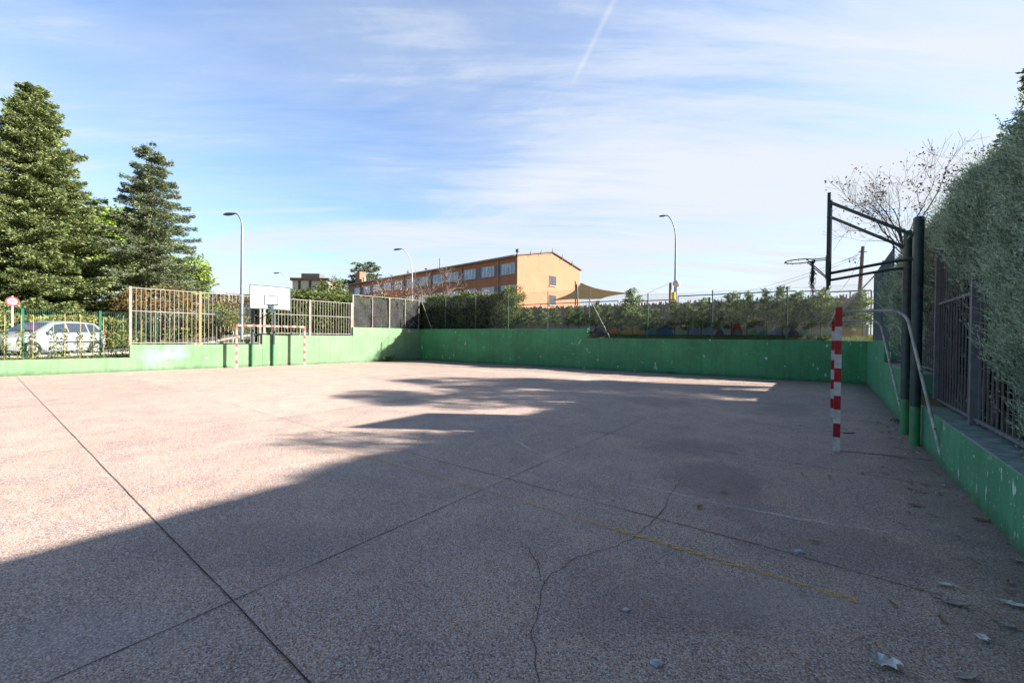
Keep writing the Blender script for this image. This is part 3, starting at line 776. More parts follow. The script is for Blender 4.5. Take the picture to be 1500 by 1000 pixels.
def conifer(name, label, base, H, Rm, mat, seed, z0=1.5, dens=1.0, gap=0.0, lean=Vector((0, 0, 0)), leaf=(.30, .12), group=None, rise=.1, topw=.15, step=.42, power=.8):
    rnd = np.random.default_rng(seed); t = thing(name, label, 'tree', base, group)
    mb = MB(); bx = Vector(base)
    ax = lambda z: bx + Z * z + lean * (z / H) ** 1.0
    mb.tube([ax(0) - Z * .3, ax(H * .1), ax(H * .5), ax(H * .97)], [H * .022, H * .018, H * .010, .02], 10)
    for_br = []
    PP, DD = [], []; z = z0
    while z < H - .15:
        fr = (z - z0) / (H - z0); Rz = Rm * ((1 - fr) ** power) * (1 - .25 * math.exp(-fr * 12)) + topw
        nb = max(5, int(6 + Rz * 2.2)); ph = rnd.random() * 6.28
        for k in range(nb):
            if rnd.random() < gap: continue
            a = ph + k * 6.283 / nb + rnd.normal() * .15
            Lb = Rz * rnd.choice([rnd.uniform(.5, .95), rnd.uniform(.85, 1.22)]); dr = Vector((math.cos(a), math.sin(a), 0)); zj = z + rnd.normal() * step * .35
            o = ax(zj); sag = -.10 * Lb + rnd.normal() * .05 * Lb
            e = o + dr * Lb + Z * (sag + rise * Lb)
            mid = o + dr * Lb * .5 + Z * (sag * .9)
            for_br.append((o, mid, e, Lb))
            m_ = int((26 + 46 * Lb) * dens)
            T = rnd.random(m_) ** .62
            q = np.outer((1 - T) ** 2, o) + np.outer(2 * T * (1 - T), mid) + np.outer(T ** 2, e)
            sd = np.array((-dr.y, dr.x, 0)); wid = .26 * Lb * (1.05 - T) + .10
            lat = rnd.normal(size=m_) * wid * .6
            q = q + sd[None] * lat[:, None]; q[:, 2] += rnd.normal(size=m_) * .07 - np.abs(lat) * .18 - rnd.random(m_) * .14
            PP.append(q); DD.append(np.array(dr)[None] * .8 + sd[None] * (np.sign(lat) * .6)[:, None] + rnd.normal(size=(m_, 3)) * .3 + np.array([0, 0, -.05])[None])
        z += step * (.6 + .4 * (1 - fr)) + .04
    for o, mid, e, Lb in for_br:
        if Lb > .7: mb.tube([o, mid, e], [.012 * Lb + .012, .008 * Lb + .008, .006], 4, cap=False)
    mb.build('trunk', bark_g, t)
    P = np.concatenate(PP); D = np.concatenate(DD); n_ = len(P)
    arrmesh('crown', leaf_quads(P, D, leaf[0] * RNG.uniform(.6, 1.3, n_), leaf[1] * RNG.uniform(.7, 1.3, n_)), 4, mat, t)
    return t
def place(px, Y, z=None):
    d = ray(px, 480); x = d.x / d.y * Y; return Vector((x, Y, terr(x, Y) if z is None else z))
def topH(base, px, py): return zat(base, px, py) - base.z

b1 = place(50, 29); conifer('spruce_tree', 'tallest dense dark green conifer at the left edge behind the street', b1, topH(b1, 45, 118), 5.6, con_g, 1, z0=2.0, dens=4.2, leaf=(.19, .06), step=.50, power=.78)
b2 = place(220, 33); conifer('spruce_tree', 'smaller open conifer right of the tallest one, sky showing between boughs', b2, topH(b2, 222, 213), 4.0, con_b, 2, z0=3.4, dens=3.2, gap=.10, lean=Vector((.1, 0, 0)), leaf=(.19, .06), step=.62, power=.62)
b3 = place(534, 104, 2.4); conifer('cedar_tree', 'dark cedar rising behind the left end of the brick building', b3, topH(b3, 527, 383), 8, con_b, 3, z0=4, dens=.22, gap=.35, leaf=(.9, .35), step=1.5, power=.6, topw=1)
b0 = place(-50, 30); conifer('spruce_tree', 'green conifer whose edge shows at the far left margin behind the tall one', b0, 10.5, 3.6, con_g, 21, z0=1.2, dens=.9)

def clump_tree(name, label, base, H, trunk_h, rx, rz, mat, seed, nclump, per, leaf, cr, flat=1.0, cat='tree', barkm=None, lean=Vector((0, 0, 0)), sub='crown'):
    rnd = random.Random(seed); t = thing(name, label, cat, base); cz = H - rz; tips = []
    c0 = Vector(base) + lean + Z * cz
    mb = MB(); 
    if trunk_h > 0: mb.tube([Vector(base) - Z * .2, Vector(base) + lean * .4 + Z * trunk_h], [H * .028, H * .022], 8)
    cl = []
    for i in range(nclump):
        while True:
            v = Vector((rnd.uniform(-1, 1), rnd.uniform(-1, 1), rnd.uniform(-1, 1)))
            if .35 < v.length < 1: break
        v = v * (rnd.uniform(.75, 1.0) / max(v.length, .01)) if rnd.random() < .7 else v
        c = c0 + Vector((v.x * rx, v.y * rx, v.z * rz * flat)); cl.append(c)
        if i % 2 == 0: st = Vector(base) + lean * .4 + Z * max(trunk_h, .1); mb.tube([st, st.lerp(c, .5) + Z * .1, c], [H * .009 + .01, H * .005 + .008, .008], 4, cap=False)
    mb.build('trunk' if trunk_h > 0 else 'stem', barkm or bark, t)
    C = np.repeat(np.array(cl), per, 0); n_ = len(C); g = RNG.normal(size=(n_, 3)); g = unit(g) * (RNG.random(n_) ** .5)[:, None] * cr
    g[:, 2] *= .7
    P = C + g
    arrmesh(sub, leaf_quads(P, g + RNG.normal(size=(n_, 3)) * .3 * cr, leaf * RNG.uniform(.6, 1.3, n_), leaf * .45 * RNG.uniform(.6, 1.3, n_)), 4, mat, t)
    return t
b4 = place(160, 40); clump_tree('stone_pine', 'bright green round topped pine between the two conifers', b4, topH(b4, 158, 309), 6, 4.3, 3.8, pine_g, 5, 120, 150, .38, 1.15)
b5 = place(272, 40); clump_tree('stone_pine', 'bright green crown peeping out at the right side of the open conifer', b5, topH(b5, 270, 372), 4, 2.0, 2.3, pine_g, 6, 50, 110, .34, .8)
b6 = place(236, 30); clump_tree('leafy_shrub', 'orange leaved autumn shrub behind the tall bar fence', b6, topH(b6, 236, 422), 0, 2.5, 1.5, orange_l, 7, 60, 110, .2, .55, cat='shrub')
b7 = place(322, 27); clump_tree('leafy_shrub', 'round yellow green shrub behind the bar fence left of the far hoop', b7, topH(b7, 325, 446), 0, 1.0, .9, hedge_y, 8, 30, 120, .16, .4, cat='shrub')
b8 = place(352, 36); clump_tree('leafy_shrub', 'olive brown shrub behind the street left of the white backboard', b8, topH(b8, 352, 434), 0, 2.6, 1.6, olive, 9, 60, 90, .2, .55, cat='shrub')
b9 = place(489, 62, 2.4); clump_tree('round_tree', 'dark green round tree beside the cream building', b9, topH(b9, 488, 409), 2, 2.6, 2.8, hedge_g, 10, 50, 90, .35, .9)
bA = place(80, 34); clump_tree('leafy_shrub', 'dry grey brown shrub under the tallest conifer', bA, 3.4, 0, 5, 1.6, olive, 11, 60, 80, .28, .7, cat='shrub')
bB = place(187, 37); clump_tree('leafy_shrub', 'dark green undergrowth under the open conifer', bB, 3.6, 0, 4.5, 1.7, hedge_g, 12, 60, 80, .28, .7, cat='shrub')
bC = bpn(728) + BN * 1.5; bC.z = terr(bC.x, bC.y); clump_tree('leafy_shrub', 'tall pale green cypress shrub at the end of the dark back hedge', bC, topH(bC, 722, 418), 0, .85, 1.2, foliage('pale_cypress', (.04, .06, .02), (.13, .165, .05), (.30, .33, .12), 2.5, .25), 13, 46, 170, .11, .32, cat='shrub')

def bare(name, label, base, H, seed, r0, depth=5, spread=.5, leaves=None, lp_=0, barkm=None, lsize=.1, first=None, sub=(2, 4), minr=.006, up_=.12, L0=.34):
    rnd = random.Random(seed); t = thing(name, label, 'tree', base); mb = MB(); tips = []
    p = Vector(base); f0 = first or Vector((0, 0, 1)); mb.tube([p - Z * .2, p + f0 * H * .22], [r0, r0 * .8], 7)
    s_ = p + f0 * H * .22
    for k in range(5):
        a = k * 1.257 + rnd.random(); d = (f0 * 1.0 + Vector((math.cos(a), math.sin(a), 0)) * .65).normalized()
        branch_tree(mb, s_, d, H * L0, r0 * .5, depth, rnd, tips, spread, up_, sub, minr)
    mb.build('trunk_and_twigs', barkm or bark, t)
    if leaves:
        sel = [tp for tp in tips if rnd.random() < lp_]; C = np.repeat(np.array([list(a) for a, _ in sel]), 7, 0)
        P = C + RNG.normal(size=C.shape) * .1; arrmesh('withered_leaves', leaf_quads(P, RNG.normal(size=P.shape), lsize * RNG.uniform(.6, 1.3, len(P)), lsize * .6), 4, leaves, t)
    return t
bD = place(1384, 13.0); bD.z = terr(bD.x, bD.y)
bare('bare_tree', 'bare spreading tree with a few brown leaves behind the right hedge and hoop', bD, 7.6, 31, .12, 4, .55, brown_l, .16, lsize=.085, sub=(3, 4), minr=.0035, first=Vector((-.30, 0, 1)).normalized(), L0=.30)
bE = place(636, 45); bare('bare_tree', 'bare twiggy tree in front of the brick building, beside the middle street lamp', bE, topH(bE, 636, 374), 33, .16, 4, .5, None, 0, bark_g, minr=.012)
for px, hh, sd, lab in ((575, 392, 34, 'leafless reddish shrub before the left half of the brick facade'), (690, 408, 36, 'leafless pinkish shrub before the middle of the brick facade')):
    q = place(px, 42); clump_tree('twiggy_shrub', lab, q, topH(q, px, hh + 16), 0, 3.0, 1.6, foliage('reddish_twigs', (.09, .06, .05), (.24, .17, .14), (.40, .32, .26), 2, .2), sd, 55, 34, .18, .8, cat='shrub')
bF = place(290, 60, 2.2); bare('bare_tree', 'small distant bare tree right of the conifers', bF, topH(bF, 292, 401), 35, .12, 3, .5, None, 0, bark_g, minr=.02)

for (x_, y_, H_, sd_k, lab) in ((18.0, 11.6, 8.0, 71, 'loose crowned tree beyond the middle of the tall right hedge'), (18.6, 13.2, 9.6, 72, 'loose crowned tree beyond the far end of the tall right hedge'), (14.8, 9.7, 8.0, 73, 'loose crowned tree close behind the middle of the tall right hedge')):
    q = Vector((x_, y_, terr(x_, y_))); clump_tree('leafy_tree', lab, q, H_, 2.5, 1.7, 2.4, hedge_g, sd_k, 90, 70, .2, .42)
q = Vector((9.3, 5.55, terr(9.3, 5.55))); clump_tree('leafy_tree', 'slender loose tree directly behind the near part of the tall right hedge', q, 5.45, 2.1, .62, 1.0, hedge_g, 74, 30, 60, .12, .26)
# sapling row behind the back wall
def make_sapling(seed, H):
    root = thing('cypress_sapling', '', 'sapling', (0, 0, 0), 'cypress saplings behind the chain link fence')
    rnd = np.random.default_rng(seed); mb = MB(); mb.tube([(0, 0, -.1), (.02, 0, H * .5), (0, 0, H * .98)], [.022, .014, .004], 5)
    P, D = [], []; nb = 46
    for b_i in range(nb):
        h = (b_i + rnd.random()) / nb; a = rnd.random() * 6.283; z0 = .42 + h * (H - .50)
        Lb = (.50 * (1 - h) ** .7 * min(1, .55 + h * 2.2) + .05) * rnd.uniform(.55, 1.25); d_ = np.array([math.cos(a), math.sin(a), rnd.uniform(.25, .9)])
        m_ = int(14 + 70 * Lb / .5); T = rnd.random(m_) ** .7; q_ = np.array([0, 0, z0]) + d_[None] * (T * Lb)[:, None] + rnd.normal(size=(m_, 3)) * .045
        P.append(q_); D.append(d_[None] + rnd.normal(size=(m_, 3)) * .55)
        mb.tube([(0, 0, z0), tuple(np.array([0, 0, z0]) + d_ * Lb * .8)], [.006, .002], 3, cap=False)
    P = np.concatenate(P); D = np.concatenate(D); k = len(P)
    mb.build('stem', bark, root)
    arrmesh('foliage', leaf_quads(P, D, .10 * rnd.uniform(.6, 1.4, k), .035), 4, sap_g, root)
    return root
protos = [make_sapling(40 + i, 2.1) for i in range(4)]
sp_ = [(756, 1), (772, 1.02), (792, .95), (812, 1), (832, .95), (848, 1.0), (872, 1.0), (890, .98), (908, .97), (927, 1.28), (945, .92), (962, .8), (988, 1.0), (1008, 1.02), (1028, 1.12), (1052, .95), (1071, 1.2), (1094, 1.1), (1122, 1.05), (1146, 1.12), (1166, 1.1), (1190, .95), (1202, 1.15), (1226, .95), (1246, .9), (1262, 1.0)]
rnd = random.Random(9); used = set()
pole_px = [(742, 'first'), (800, 'second'), (861, 'third'), (947, 'fourth'), (1042, 'fifth'), (1152, 'sixth')]
ordn = ['first', 'second', 'third', 'fourth', 'fifth', 'sixth', 'seventh', 'eighth', 'ninth', 'tenth', 'eleventh', 'twelfth', 'thirteenth', 'fourteenth', 'fifteenth', 'sixteenth', 'seventeenth', 'eighteenth', 'nineteenth', 'twentieth', 'twenty-first', 'twenty-second', 'twenty-third', 'twenty-fourth', 'twenty-fifth', 'twenty-sixth']
for i, (px, s_) in enumerate(sp_):
    q = on_line(px, BL + BN * 1.7, BR + BN * 1.7 + bdir * 3) + BN * rnd.uniform(-.15, .15); q.z = terr(q.x, q.y)
    Hs = (3.6 - q.z) * (s_ + rnd.uniform(-.14, .1)); k = i % 4
    extra = {9: 'tall thin tipped cypress sapling standing highest above the wattle screen right of the slanted brace',
             16: 'second tallest cypress sapling with a spire above the screen right of the street lamp',
             25: 'last cypress sapling on the right, next to the mesh corner'}.get(i, 'bushy green cypress sapling behind the back fence, %s in the row from the left' % ordn[i])
    if k not in used: used.add(k); o = protos[k]; o.location = q; o.scale = (Hs / 2.1,) * 3; o['label'] = extra
    else: o = dup(protos[k], q, rnd.random() * 6, extra, Hs / 2.1)
    wx = max(Hs / 2.1, .85) * rnd.uniform(.9, 1.35); o.scale = (wx, wx, Hs / 2.1)

# staked climbers by the street fence
def make_climber(seed):
    root = thing('staked_climber', '', 'climbing plant', (0, 0, 0), 'young climbers tied to canes along the street fence')
    mb = MB(); mb.tube([(0, 0, -.1), (.02, .01, 1.75)], .010, 5); mb.build('cane', MATS.get('cane') or simple('cane', (.45, .34, .16), .7), root)
    k = 150; rnd = np.random.default_rng(seed); h = rnd.random(k) ** 1.3; r = .04 + .14 * rnd.random(k) * (1.2 - h); a = rnd.random(k) * 6.28
    P = np.stack([np.cos(a) * r, np.sin(a) * r, .02 + h * 1.15], 1)
    arrmesh('foliage', leaf_quads(P, rnd.normal(size=(k, 3)) + np.array([0, 0, .4]), .10 * rnd.uniform(.6, 1.3, k), .055), 4, hedge_g, root); return root
cl = [make_climber(60 + i) for i in range(3)]
for i, px in enumerate((6, 30, 48, 79, 95, 117, 137, 152, 167, 180, 207, 225, 243, 256, 272, 284, 305)):
    q = lo_(px, .95); q.z = terr(q.x, q.y)
    lab = 'young leafy climber on a yellow cane, %s from the left along the street fence' % ordn[i]
    if i < 3: o = cl[i]; o.location = q; o['label'] = lab
    else: dup(cl[i % 3], q, i * 1.3, lab, random.uniform(.92, 1.08))

# grass
def grass_band(P0, P1, outn, d0, d1, n, h, name):
    P0, P1 = Vector(P0), Vector(P1); pts = []
    for i in range(n):
        q = P0.lerp(P1, random.random()) + outn * random.uniform(d0, d1); pts.append((q.x, q.y, terr(q.x, q.y) - .01))
    P = np.array(pts); kp = np.array([mnoise.noise(Vector((p[0] * .9, p[1] * .9, 0))) > -.15 for p in P]) | (RNG.random(len(P)) < .3); P = P[kp]
    D = RNG.normal(size=P.shape) * .35 + np.array([0, 0, 1])[None]
    stuff(arrmesh(name, leaf_tris(P, D, h * RNG.uniform(.5, 1.3, len(P)), .018), 3, grass_b))
grass_band(lp(-60), lp(200), LN, .3, 3.2, 9000, .09, 'grass'); grass_band(lp(195), lp(400), LN, .3, 3.5, 9000, .12, 'grass')
grass_band(bpn(862), BR + bdir * 2, BN, .32, 3.2, 26000, .12, 'grass')

# weeds growing at the foot of the walls
def weed(label, c, r, h, n, mat=None, lean=None):
    root = thing('weed', label, 'weed', c); P = np.tile(np.array(c), (n, 1)) + np.stack([RNG.normal(size=n) * r * .5, RNG.normal(size=n) * r * .5, RNG.random(n) * h * .5], 1)
    D = RNG.normal(size=(n, 3)) * .7 + np.array([0, 0, .8])[None]
    arrmesh('foliage', leaf_quads(P, D, h * .4 * RNG.uniform(.5, 1.2, n), .02), 4, mat or hedge_g, root)
weed('bushy weed at the foot of the wall left of the back corner', lp(567) - LN * .25, .45, .55, 420)
weed('small weed at the foot of the shaded back wall', bpn(983) - BN * .08, .16, .16, 80)
weed('little weed by the rear foot of the near goal', rpy(7.9) - WN * .06, .10, .12, 70, olive)
weed('small dark tuft at the wall right of the far goal', lp(463) - LN * .1, .18, .10, 70, olive)

# ------------------------------------------------------------------ school yard behind: wattle screen, mural wall, rails
def bline(px, d): return on_line(px, BL + BN * d, BR + BN * d + bdir * 6)
wat, nt, b_ = newmat('heather_screen')
p = pos(nt); vv = mapped(nt, p, (26, 26, 1.2)); n1 = noise(nt, vv, 1, 5, .7); n2 = noise(nt, p, .8, 3)
c_ = mix(nt, ramp(nt, n1, [(.35, 0), (.62, 1)]), (.17, .10, .085), (.66, .49, .39)); c_ = mix(nt, ramp(nt, n2, [(.45, 0), (.65, .6)]), c_, (.42, .34, .33))
nt.links.new(c_, b_.inputs['Base Color']); b_.inputs['Roughness'].default_value = .95; bump(nt, b_, n1, .8, .03)
wa, wb_ = bline(748, 3.1), bline(1268, 3.1)
c = (wa + wb_) / 2; t = thing('wattle_screen', 'brown heather screen behind the sapling row', 'screen', (c.x, c.y, 1.8))
d = (wb_ - wa).normalized(); L = (wb_ - wa).length; mb = MB(); n = 340; rnd = random.Random(2)
for i in range(n):
    q = wa + d * (L * (i + .5) / n); h = 3.58 + rnd.uniform(-.12, .10)
    mb.box((q.x, q.y, (1.9 + h) / 2), L / n * .93, .03 + rnd.uniform(0, .03), h - 1.9, d)
mb.build('heather', wat, t)
# top rails on posts
t = thing('rail_fence', 'thin dark rail fence standing just above the heather screen', 'fence', (c.x, c.y, 1.8))
segs = [(700, 905, 3.80), (908, 988, 3.74), (992, 1165, 3.92), (1170, 1208, 3.88), (1214, 1275, 3.80)]
for p0, p1, h in segs:
    a, b = bline(p0, 3.4), bline(p1, 3.4); mb = MB(); mb.tube([a + Z * h, b + Z * h], .03, 6); mb.build('rail', bar_grey, t)
    for f_ in (0.002, .5, .998):
        q = a.lerp(b, f_); mb = MB(); mb.tube([q + Z * 1.8, q + Z * (h - .02)], .028, 6); mb.build('post', bar_grey, t)
q = bline(1038, 3.0); mb = MB(); mb.tube([q + Z * 1.7, q + Z * 3.75], .05, 8); mb.build('post', simple('black_post', (.015, .015, .02), .5), t)
# mural
muralw = simple('mural_wall_white', (.55, .54, .58), .8, 0, .15, 2)
ma, mbb = bline(735, 2.95), bline(1272, 2.95); c = (ma + mbb) / 2
t = thing('mural_wall', 'low wall painted with bright coloured shapes behind the saplings', 'wall', (c.x, c.y, 1.7))
mb = MB(); o = BN * .12; mb.hexa([ma + Z * 1.4, mbb + Z * 1.4, mbb + o + Z * 1.4, ma + o + Z * 1.4], [ma + Z * 2.32, mbb + Z * 2.32, mbb + o + Z * 2.32, ma + o + Z * 2.32]); mb.build('masonry', muralw, t)
cols = dict(red=(.6, .05, .03), yel=(.72, .50, .10), blue=(.04, .22, .6), teal=(.08, .38, .42), lil=(.35, .36, .70), grn=(.20, .50, .25), vio=(.16, .10, .35), ora=(.65, .28, .10), mint=(.35, .6, .45))
mm = {k: simple('mural_' + k, v, .7, 0, .25, 5) for k, v in cols.items()}
mural = [(752, 10, .5, 'vio'), (778, 16, .45, 'red'), (815, 18, .5, 'ora'), (848, 10, .55, 'red'), (876, 10, .6, 'vio'), (898, 10, .75, 'ora'), (925, 20, .62, 'yel'), (955, 8, .55, 'teal'), (974, 13, .68, 'blue'), (1000, 7, .4, 'mint'), (1016, 12, .66, 'lil'), (1036, 9, .64, 'lil'), (1054, 7, .5, 'vio'), (1079, 9, .85, 'red'), (1080, 8, .42, 'teal'), (1104, 9, .4, 'grn'), (1118, 9, .45, 'teal'), (1139, 12, .5, 'lil'), (1162, 10, .5, 'vio'), (1180, 11, .4, 'mint'), (1210, 14, .42, 'mint'), (1240, 14, .6, 'ora'), (1258, 9, .5, 'yel')]
keys = list(cols); mb = MB(); rnd = random.Random(5)
for i, (px, w, h, k) in enumerate(mural):
    a, b = bline(px - w, 2.947 - .0002 * i), bline(px + w, 2.947 - .0002 * i); P = []
    for j in range(15):
        f_ = j / 14; q = a.lerp(b, f_); P.append(q + Z * (1.55 + (h + .15) * (math.sin(math.pi * (.04 + .92 * f_)) ** .6) * rnd.uniform(.85, 1.1)))
    P = [a + Z * 1.45] + P + [b + Z * 1.45]; mb.add(P, [tuple(range(len(P)))], keys.index(k))
mb.build('painted_shapes', [mm[k] for k in keys], t)
q = bline(1256, 3.7)
# ------------------------------------------------------------------ brick school building
brick, nt, b_ = newmat('brick')
tc = nt.nodes.new('ShaderNodeTexCoord'); sp3 = nt.nodes.new('ShaderNodeSeparateXYZ'); nt.links.new(tc.outputs['Object'], sp3.inputs[0])
nsum = math_(nt, 'ADD', sp3.outputs[0], sp3.outputs[1])
cmb = nt.nodes.new('ShaderNodeCombineXYZ'); nt.links.new(nsum, cmb.inputs[0]); nt.links.new(sp3.outputs[2], cmb.inputs[1])
bt = N(nt, 'ShaderNodeTexBrick', i_Scale=1.0, i_Mortar_Size=.012, i_Brick_Width=.26, i_Row_Height=.075)
bt.inputs['Color1'].default_value = (.33, .11, .06, 1); bt.inputs['Color2'].default_value = (.43, .155, .08, 1); bt.inputs['Mortar'].default_value = (.38, .21, .13, 1)
nt.links.new(cmb.outputs[0], bt.inputs['Vector']); nz = noise(nt, pos(nt), .35, 5, .65)
nt.links.new(mix(nt, ramp(nt, nz, [(.38, 0), (.66, .6)]), bt.outputs[0], (.44, .19, .10)), b_.inputs['Base Color']); b_.inputs['Roughness'].default_value = .9
trim_w = simple('white_window_frame', (.62, .64, .66), .5); panel_b = simple('blue_grey_panel', (.13, .17, .23), .6); roof_d = simple('roof_edge', (.16, .15, .16), .8, 0, .3, 2)
sill_m = simple('concrete_sill', (.45, .42, .40), .8)
glass, nt, b_ = newmat('window_glass')
nz = noise(nt, mapped(nt, pos(nt), (1.2, 1.2, .25)), 1.5, 2); nt.links.new(ramp(nt, nz, [(.40, (.16, .21, .28)), (.5, (.45, .52, .60)), (.62, (.22, .28, .36))]), b_.inputs['Base Color'])
b_.inputs['Roughness'].default_value = .08; b_.inputs['Specular IOR Level'].default_value = .8
dglass = simple('dark_glass', (.05, .06, .075), .15, 0, .3, 2, None, .8)
fdir = Vector((-.735, .678, 0)).normalized(); gdir = Vector((.678, .735, 0)).normalized(); fo = -gdir; go = -fdir      # facade outward / gable outward
C0 = A(757, 480, 57); C0.z = 0; zb, ze, zr = 1.6, 13.2, 14.9; FLn, GLn = 52.0, 15.9
t = thing('school_building', 'long brick school building with rows of windows and a sunlit orange gable', 'building', (C0.x, C0.y, zb))
mb = MB(); A1 = C0 + fdir * FLn; A2 = A1 + gdir * GLn; A3 = C0 + gdir * GLn; m0 = (C0 + A3) / 2; m1 = (A1 + A2) / 2
vs = [C0 + Z * zb, A1 + Z * zb, A2 + Z * zb, A3 + Z * zb, C0 + Z * ze, A1 + Z * ze, A2 + Z * ze, A3 + Z * ze, m0 + Z * zr, m1 + Z * zr]
mb.add(vs, [(0, 1, 5, 4), (2, 3, 7, 6), (3, 0, 4, 8, 7), (1, 2, 6, 9, 5)]); mb.build('wall', brick, t)
mb = MB(); e = .35
def slab(a, b, c2, d2, th, mi=0):
    mb.hexa([a, b, c2, d2], [a + Z * th, b + Z * th, c2 + Z * th, d2 + Z * th], mi)
sl = (zr - ze) / (GLn / 2)
lo = lambda p, o, k: p + o * k
slab(C0 + go * .25 + fo * e + Z * (ze - e * sl + .02), A1 - go * .25 + fo * e + Z * (ze - e * sl + .02), m1 - go * .25 + Z * (zr + .02), m0 + go * .25 + Z * (zr + .02), .18)
slab(m0 + go * .25 + Z * (zr + .021), m1 - go * .25 + Z * (zr + .021), A2 - go * .25 - fo * e + Z * (ze - e * sl + .02), A3 + go * .25 - fo * e + Z * (ze - e * sl + .02), .18)
rf = mb.build('roof', roof_d, t)
for f_ in (.32, .62, .98):
    mb = MB(); q = C0.lerp(m0, f_) + go * .3; zz = ze + (zr - ze) * f_; mb.tube([q + Z * (zz - .3), q + Z * (zz + .55)], .05, 5); mb.build('bracket', roof_d, rf)
for f_ in (.35, .7):
    mb = MB(); q = A3.lerp(m0, f_) + go * .3; zz = ze + (zr - ze) * f_; mb.tube([q + Z * (zz - .3), q + Z * (zz + .55)], .05, 5); mb.build('bracket', roof_d, rf)
mb = MB(); mb.tube([C0 + fo * .5 + Z * (ze - .05), A1 + fo * .5 + Z * (ze - .05)], .12, 8); mb.build('gutter', simple('gutter_zinc', (.36, .34, .36), .5), t)
q = A1 - fdir * 3 + gdir * 1.5; mb = MB(); mb.box((q.x, q.y, ze + 1.2), 1.7, 1.5, 3.2, fdir); ch = mb.build('chimney', brick, t)
mb = MB(); q2 = q - fdir * 1.6; mb.tube([q2 + Z * ze, q2 + Z * (ze + 1.5)], .3, 10); mb.build('flue', sill_m, ch)
q = C0 + gdir * .4 + fdir * .4; mb = MB(); mb.tube([q + Z * ze, q + Z * (ze + .5)], .10, 6); mb.box((q.x, q.y, ze + .8), .45, .25, .45, fdir); mb.build('roof_vent', roof_d, t)
for k, hh in ((20, 4.2), (24, 2.0), (30, 2.6), (36, 1.2)):
    q = C0 + fdir * k + gdir * 1.5; mb = MB(); mb.tube([q + Z * ze, q + Z * (ze + hh * .55)], .07, 4)
    if k != 20: mb.tube([q + Z * (ze + .8) - fdir * .4, q + Z * (ze + .9) + fdir * .4], .12, 4)
    mb.build('aerial', roof_d, t)
def window(o, ax, outw, w, z0, z1, nm, gm=glass, frm=trim_w, sill=True):
    mb = MB(); c = o + ax * w / 2
    zc = (z0 + z1) / 2; h = z1 - z0; T = .07
    mb.box(c + outw * .03 + Z * (z1 - T / 2), w, .06, T, ax); mb.box(c + outw * .03 + Z * (z0 + T / 2), w, .06, T, ax)
    for k in range(nm + 1):
        q = o + ax * (T / 2 + (w - T) * k / nm); mb.box(q + outw * .031 + Z * zc, T, .06, h - 2 * T - .002, ax)
    fr = mb.build('window', frm, t)
    mb = MB(); mb.box(c + outw * .014 + Z * zc, w - .02, .02, h - .02, ax); mb.build('pane', gm, fr)
    if sill: mb = MB(); mb.box(c + outw * .08 + Z * (z0 - .05), w + .1, .2, .09, ax); mb.build('sill', sill_m, fr)
for lvl, zt_ in enumerate((12.28, 9.15, 6.0)):
    k = 0
    for k in range(12):
        s0 = .45 + k * 4.15
        if s0 + 3.1 > FLn: break
        window(C0 + fdir * s0, fdir, fo, 2.75, zt_ - 1.55, zt_, 4)
        mb = MB(); mb.box(C0 + fdir * (s0 + 2.76 + .62) + fo * .012 + Z * (zt_ - .78), 1.2, .02, 1.5, fdir); mb.build('blind_panel', panel_b, t)
for s0 in (3.72, 12.0, 20.2, 28.7, 37.4, 46.2):
    q = C0 + fdir * s0 + fo * .12; mb = MB(); mb.tube([q + Z * 1.6, q + Z * (ze - .15)], .075, 6); mb.build('downpipe', simple('pipe_paint', (.42, .30, .25), .6) if 'pipe_paint' not in MATS else MATS['pipe_paint'], t)
for z0, z1 in ((9.75, 11.3), (6.75, 8.3)):
    o = C0 + gdir * 7.35; window(o, gdir, go, 1.75, z0, z1, 2, dglass, simple('brown_frame', (.18, .10, .07), .6) if 'brown_frame' not in MATS else MATS['brown_frame'])

# cream building and distant ones
def block(name, label, pxl, pxr, pyt, Y, depth, mw, mr, cols_=3, dd=(-.2, 1, 0), storeys=3):
    a, b = A(pxl, 490, Y), A(pxr, 490, Y); a.z = b.z = 0; zt_ = zat((0, Y), (pxl + pxr) / 2, pyt); d = (b - a).normalized(); bk = Vector(dd).normalized() * depth
    t = thing(name, label, 'building', ((a.x + b.x) / 2, Y, 2)); mb = MB(); mb.hexa([a + Z * 1.5, b + Z * 1.5, b + bk + Z * 1.5, a + bk + Z * 1.5], [a + Z * zt_, b + Z * zt_, b + bk + Z * zt_, a + bk + Z * zt_]); mb.build('wall', mw, t)
    mb = MB(); o = d * .3; f2 = Vector((0, -.3, 0)); mb.hexa([a - o + f2 + Z * (zt_ + .01), b + o + f2 + Z * (zt_ + .01), b + bk + o + Z * (zt_ + .01), a + bk - o + Z * (zt_ + .01)], [a - o + f2 + Z * (zt_ + .45), b + o + f2 + Z * (zt_ + .45), b + bk + o + Z * (zt_ + .45), a + bk - o + Z * (zt_ + .45)]); mb.build('roof', mr, t)
    return t, a, b, zt_, d
cream = simple('cream_render', (.85, .78, .62), .8, 0, .1, .5); tiles = simple('brown_tiles', (.16, .11, .09), .9, 0, .3, 2)
t, a, b, zt_, d = block('apartment_building', 'cream building with dark flat roof behind the white backboard', 428, 480, 411, 70, 9, cream, tiles)
for k in range(3):
    q = a.lerp(b, .2 + .3 * k); mb = MB(); mb.box((q.x, q.y - .06, zt_ - 3.2), .35, .1, 6.4, d); mb.build('pilaster', tiles, t)
mb = MB(); q = a.lerp(b, .42); mb.box((q.x, q.y + 2, zt_ + .95), 3.2, 2, .9, d); mb.build('roof_box', roof_d, t)
t, a, b, zt_, d = block('apartment_building', 'distant dull brown building behind the rusty fence post', 296, 372, 434, 85, 12, simple('dull_brown_render', (.22, .16, .15), .8, 0, .2, .4), tiles)
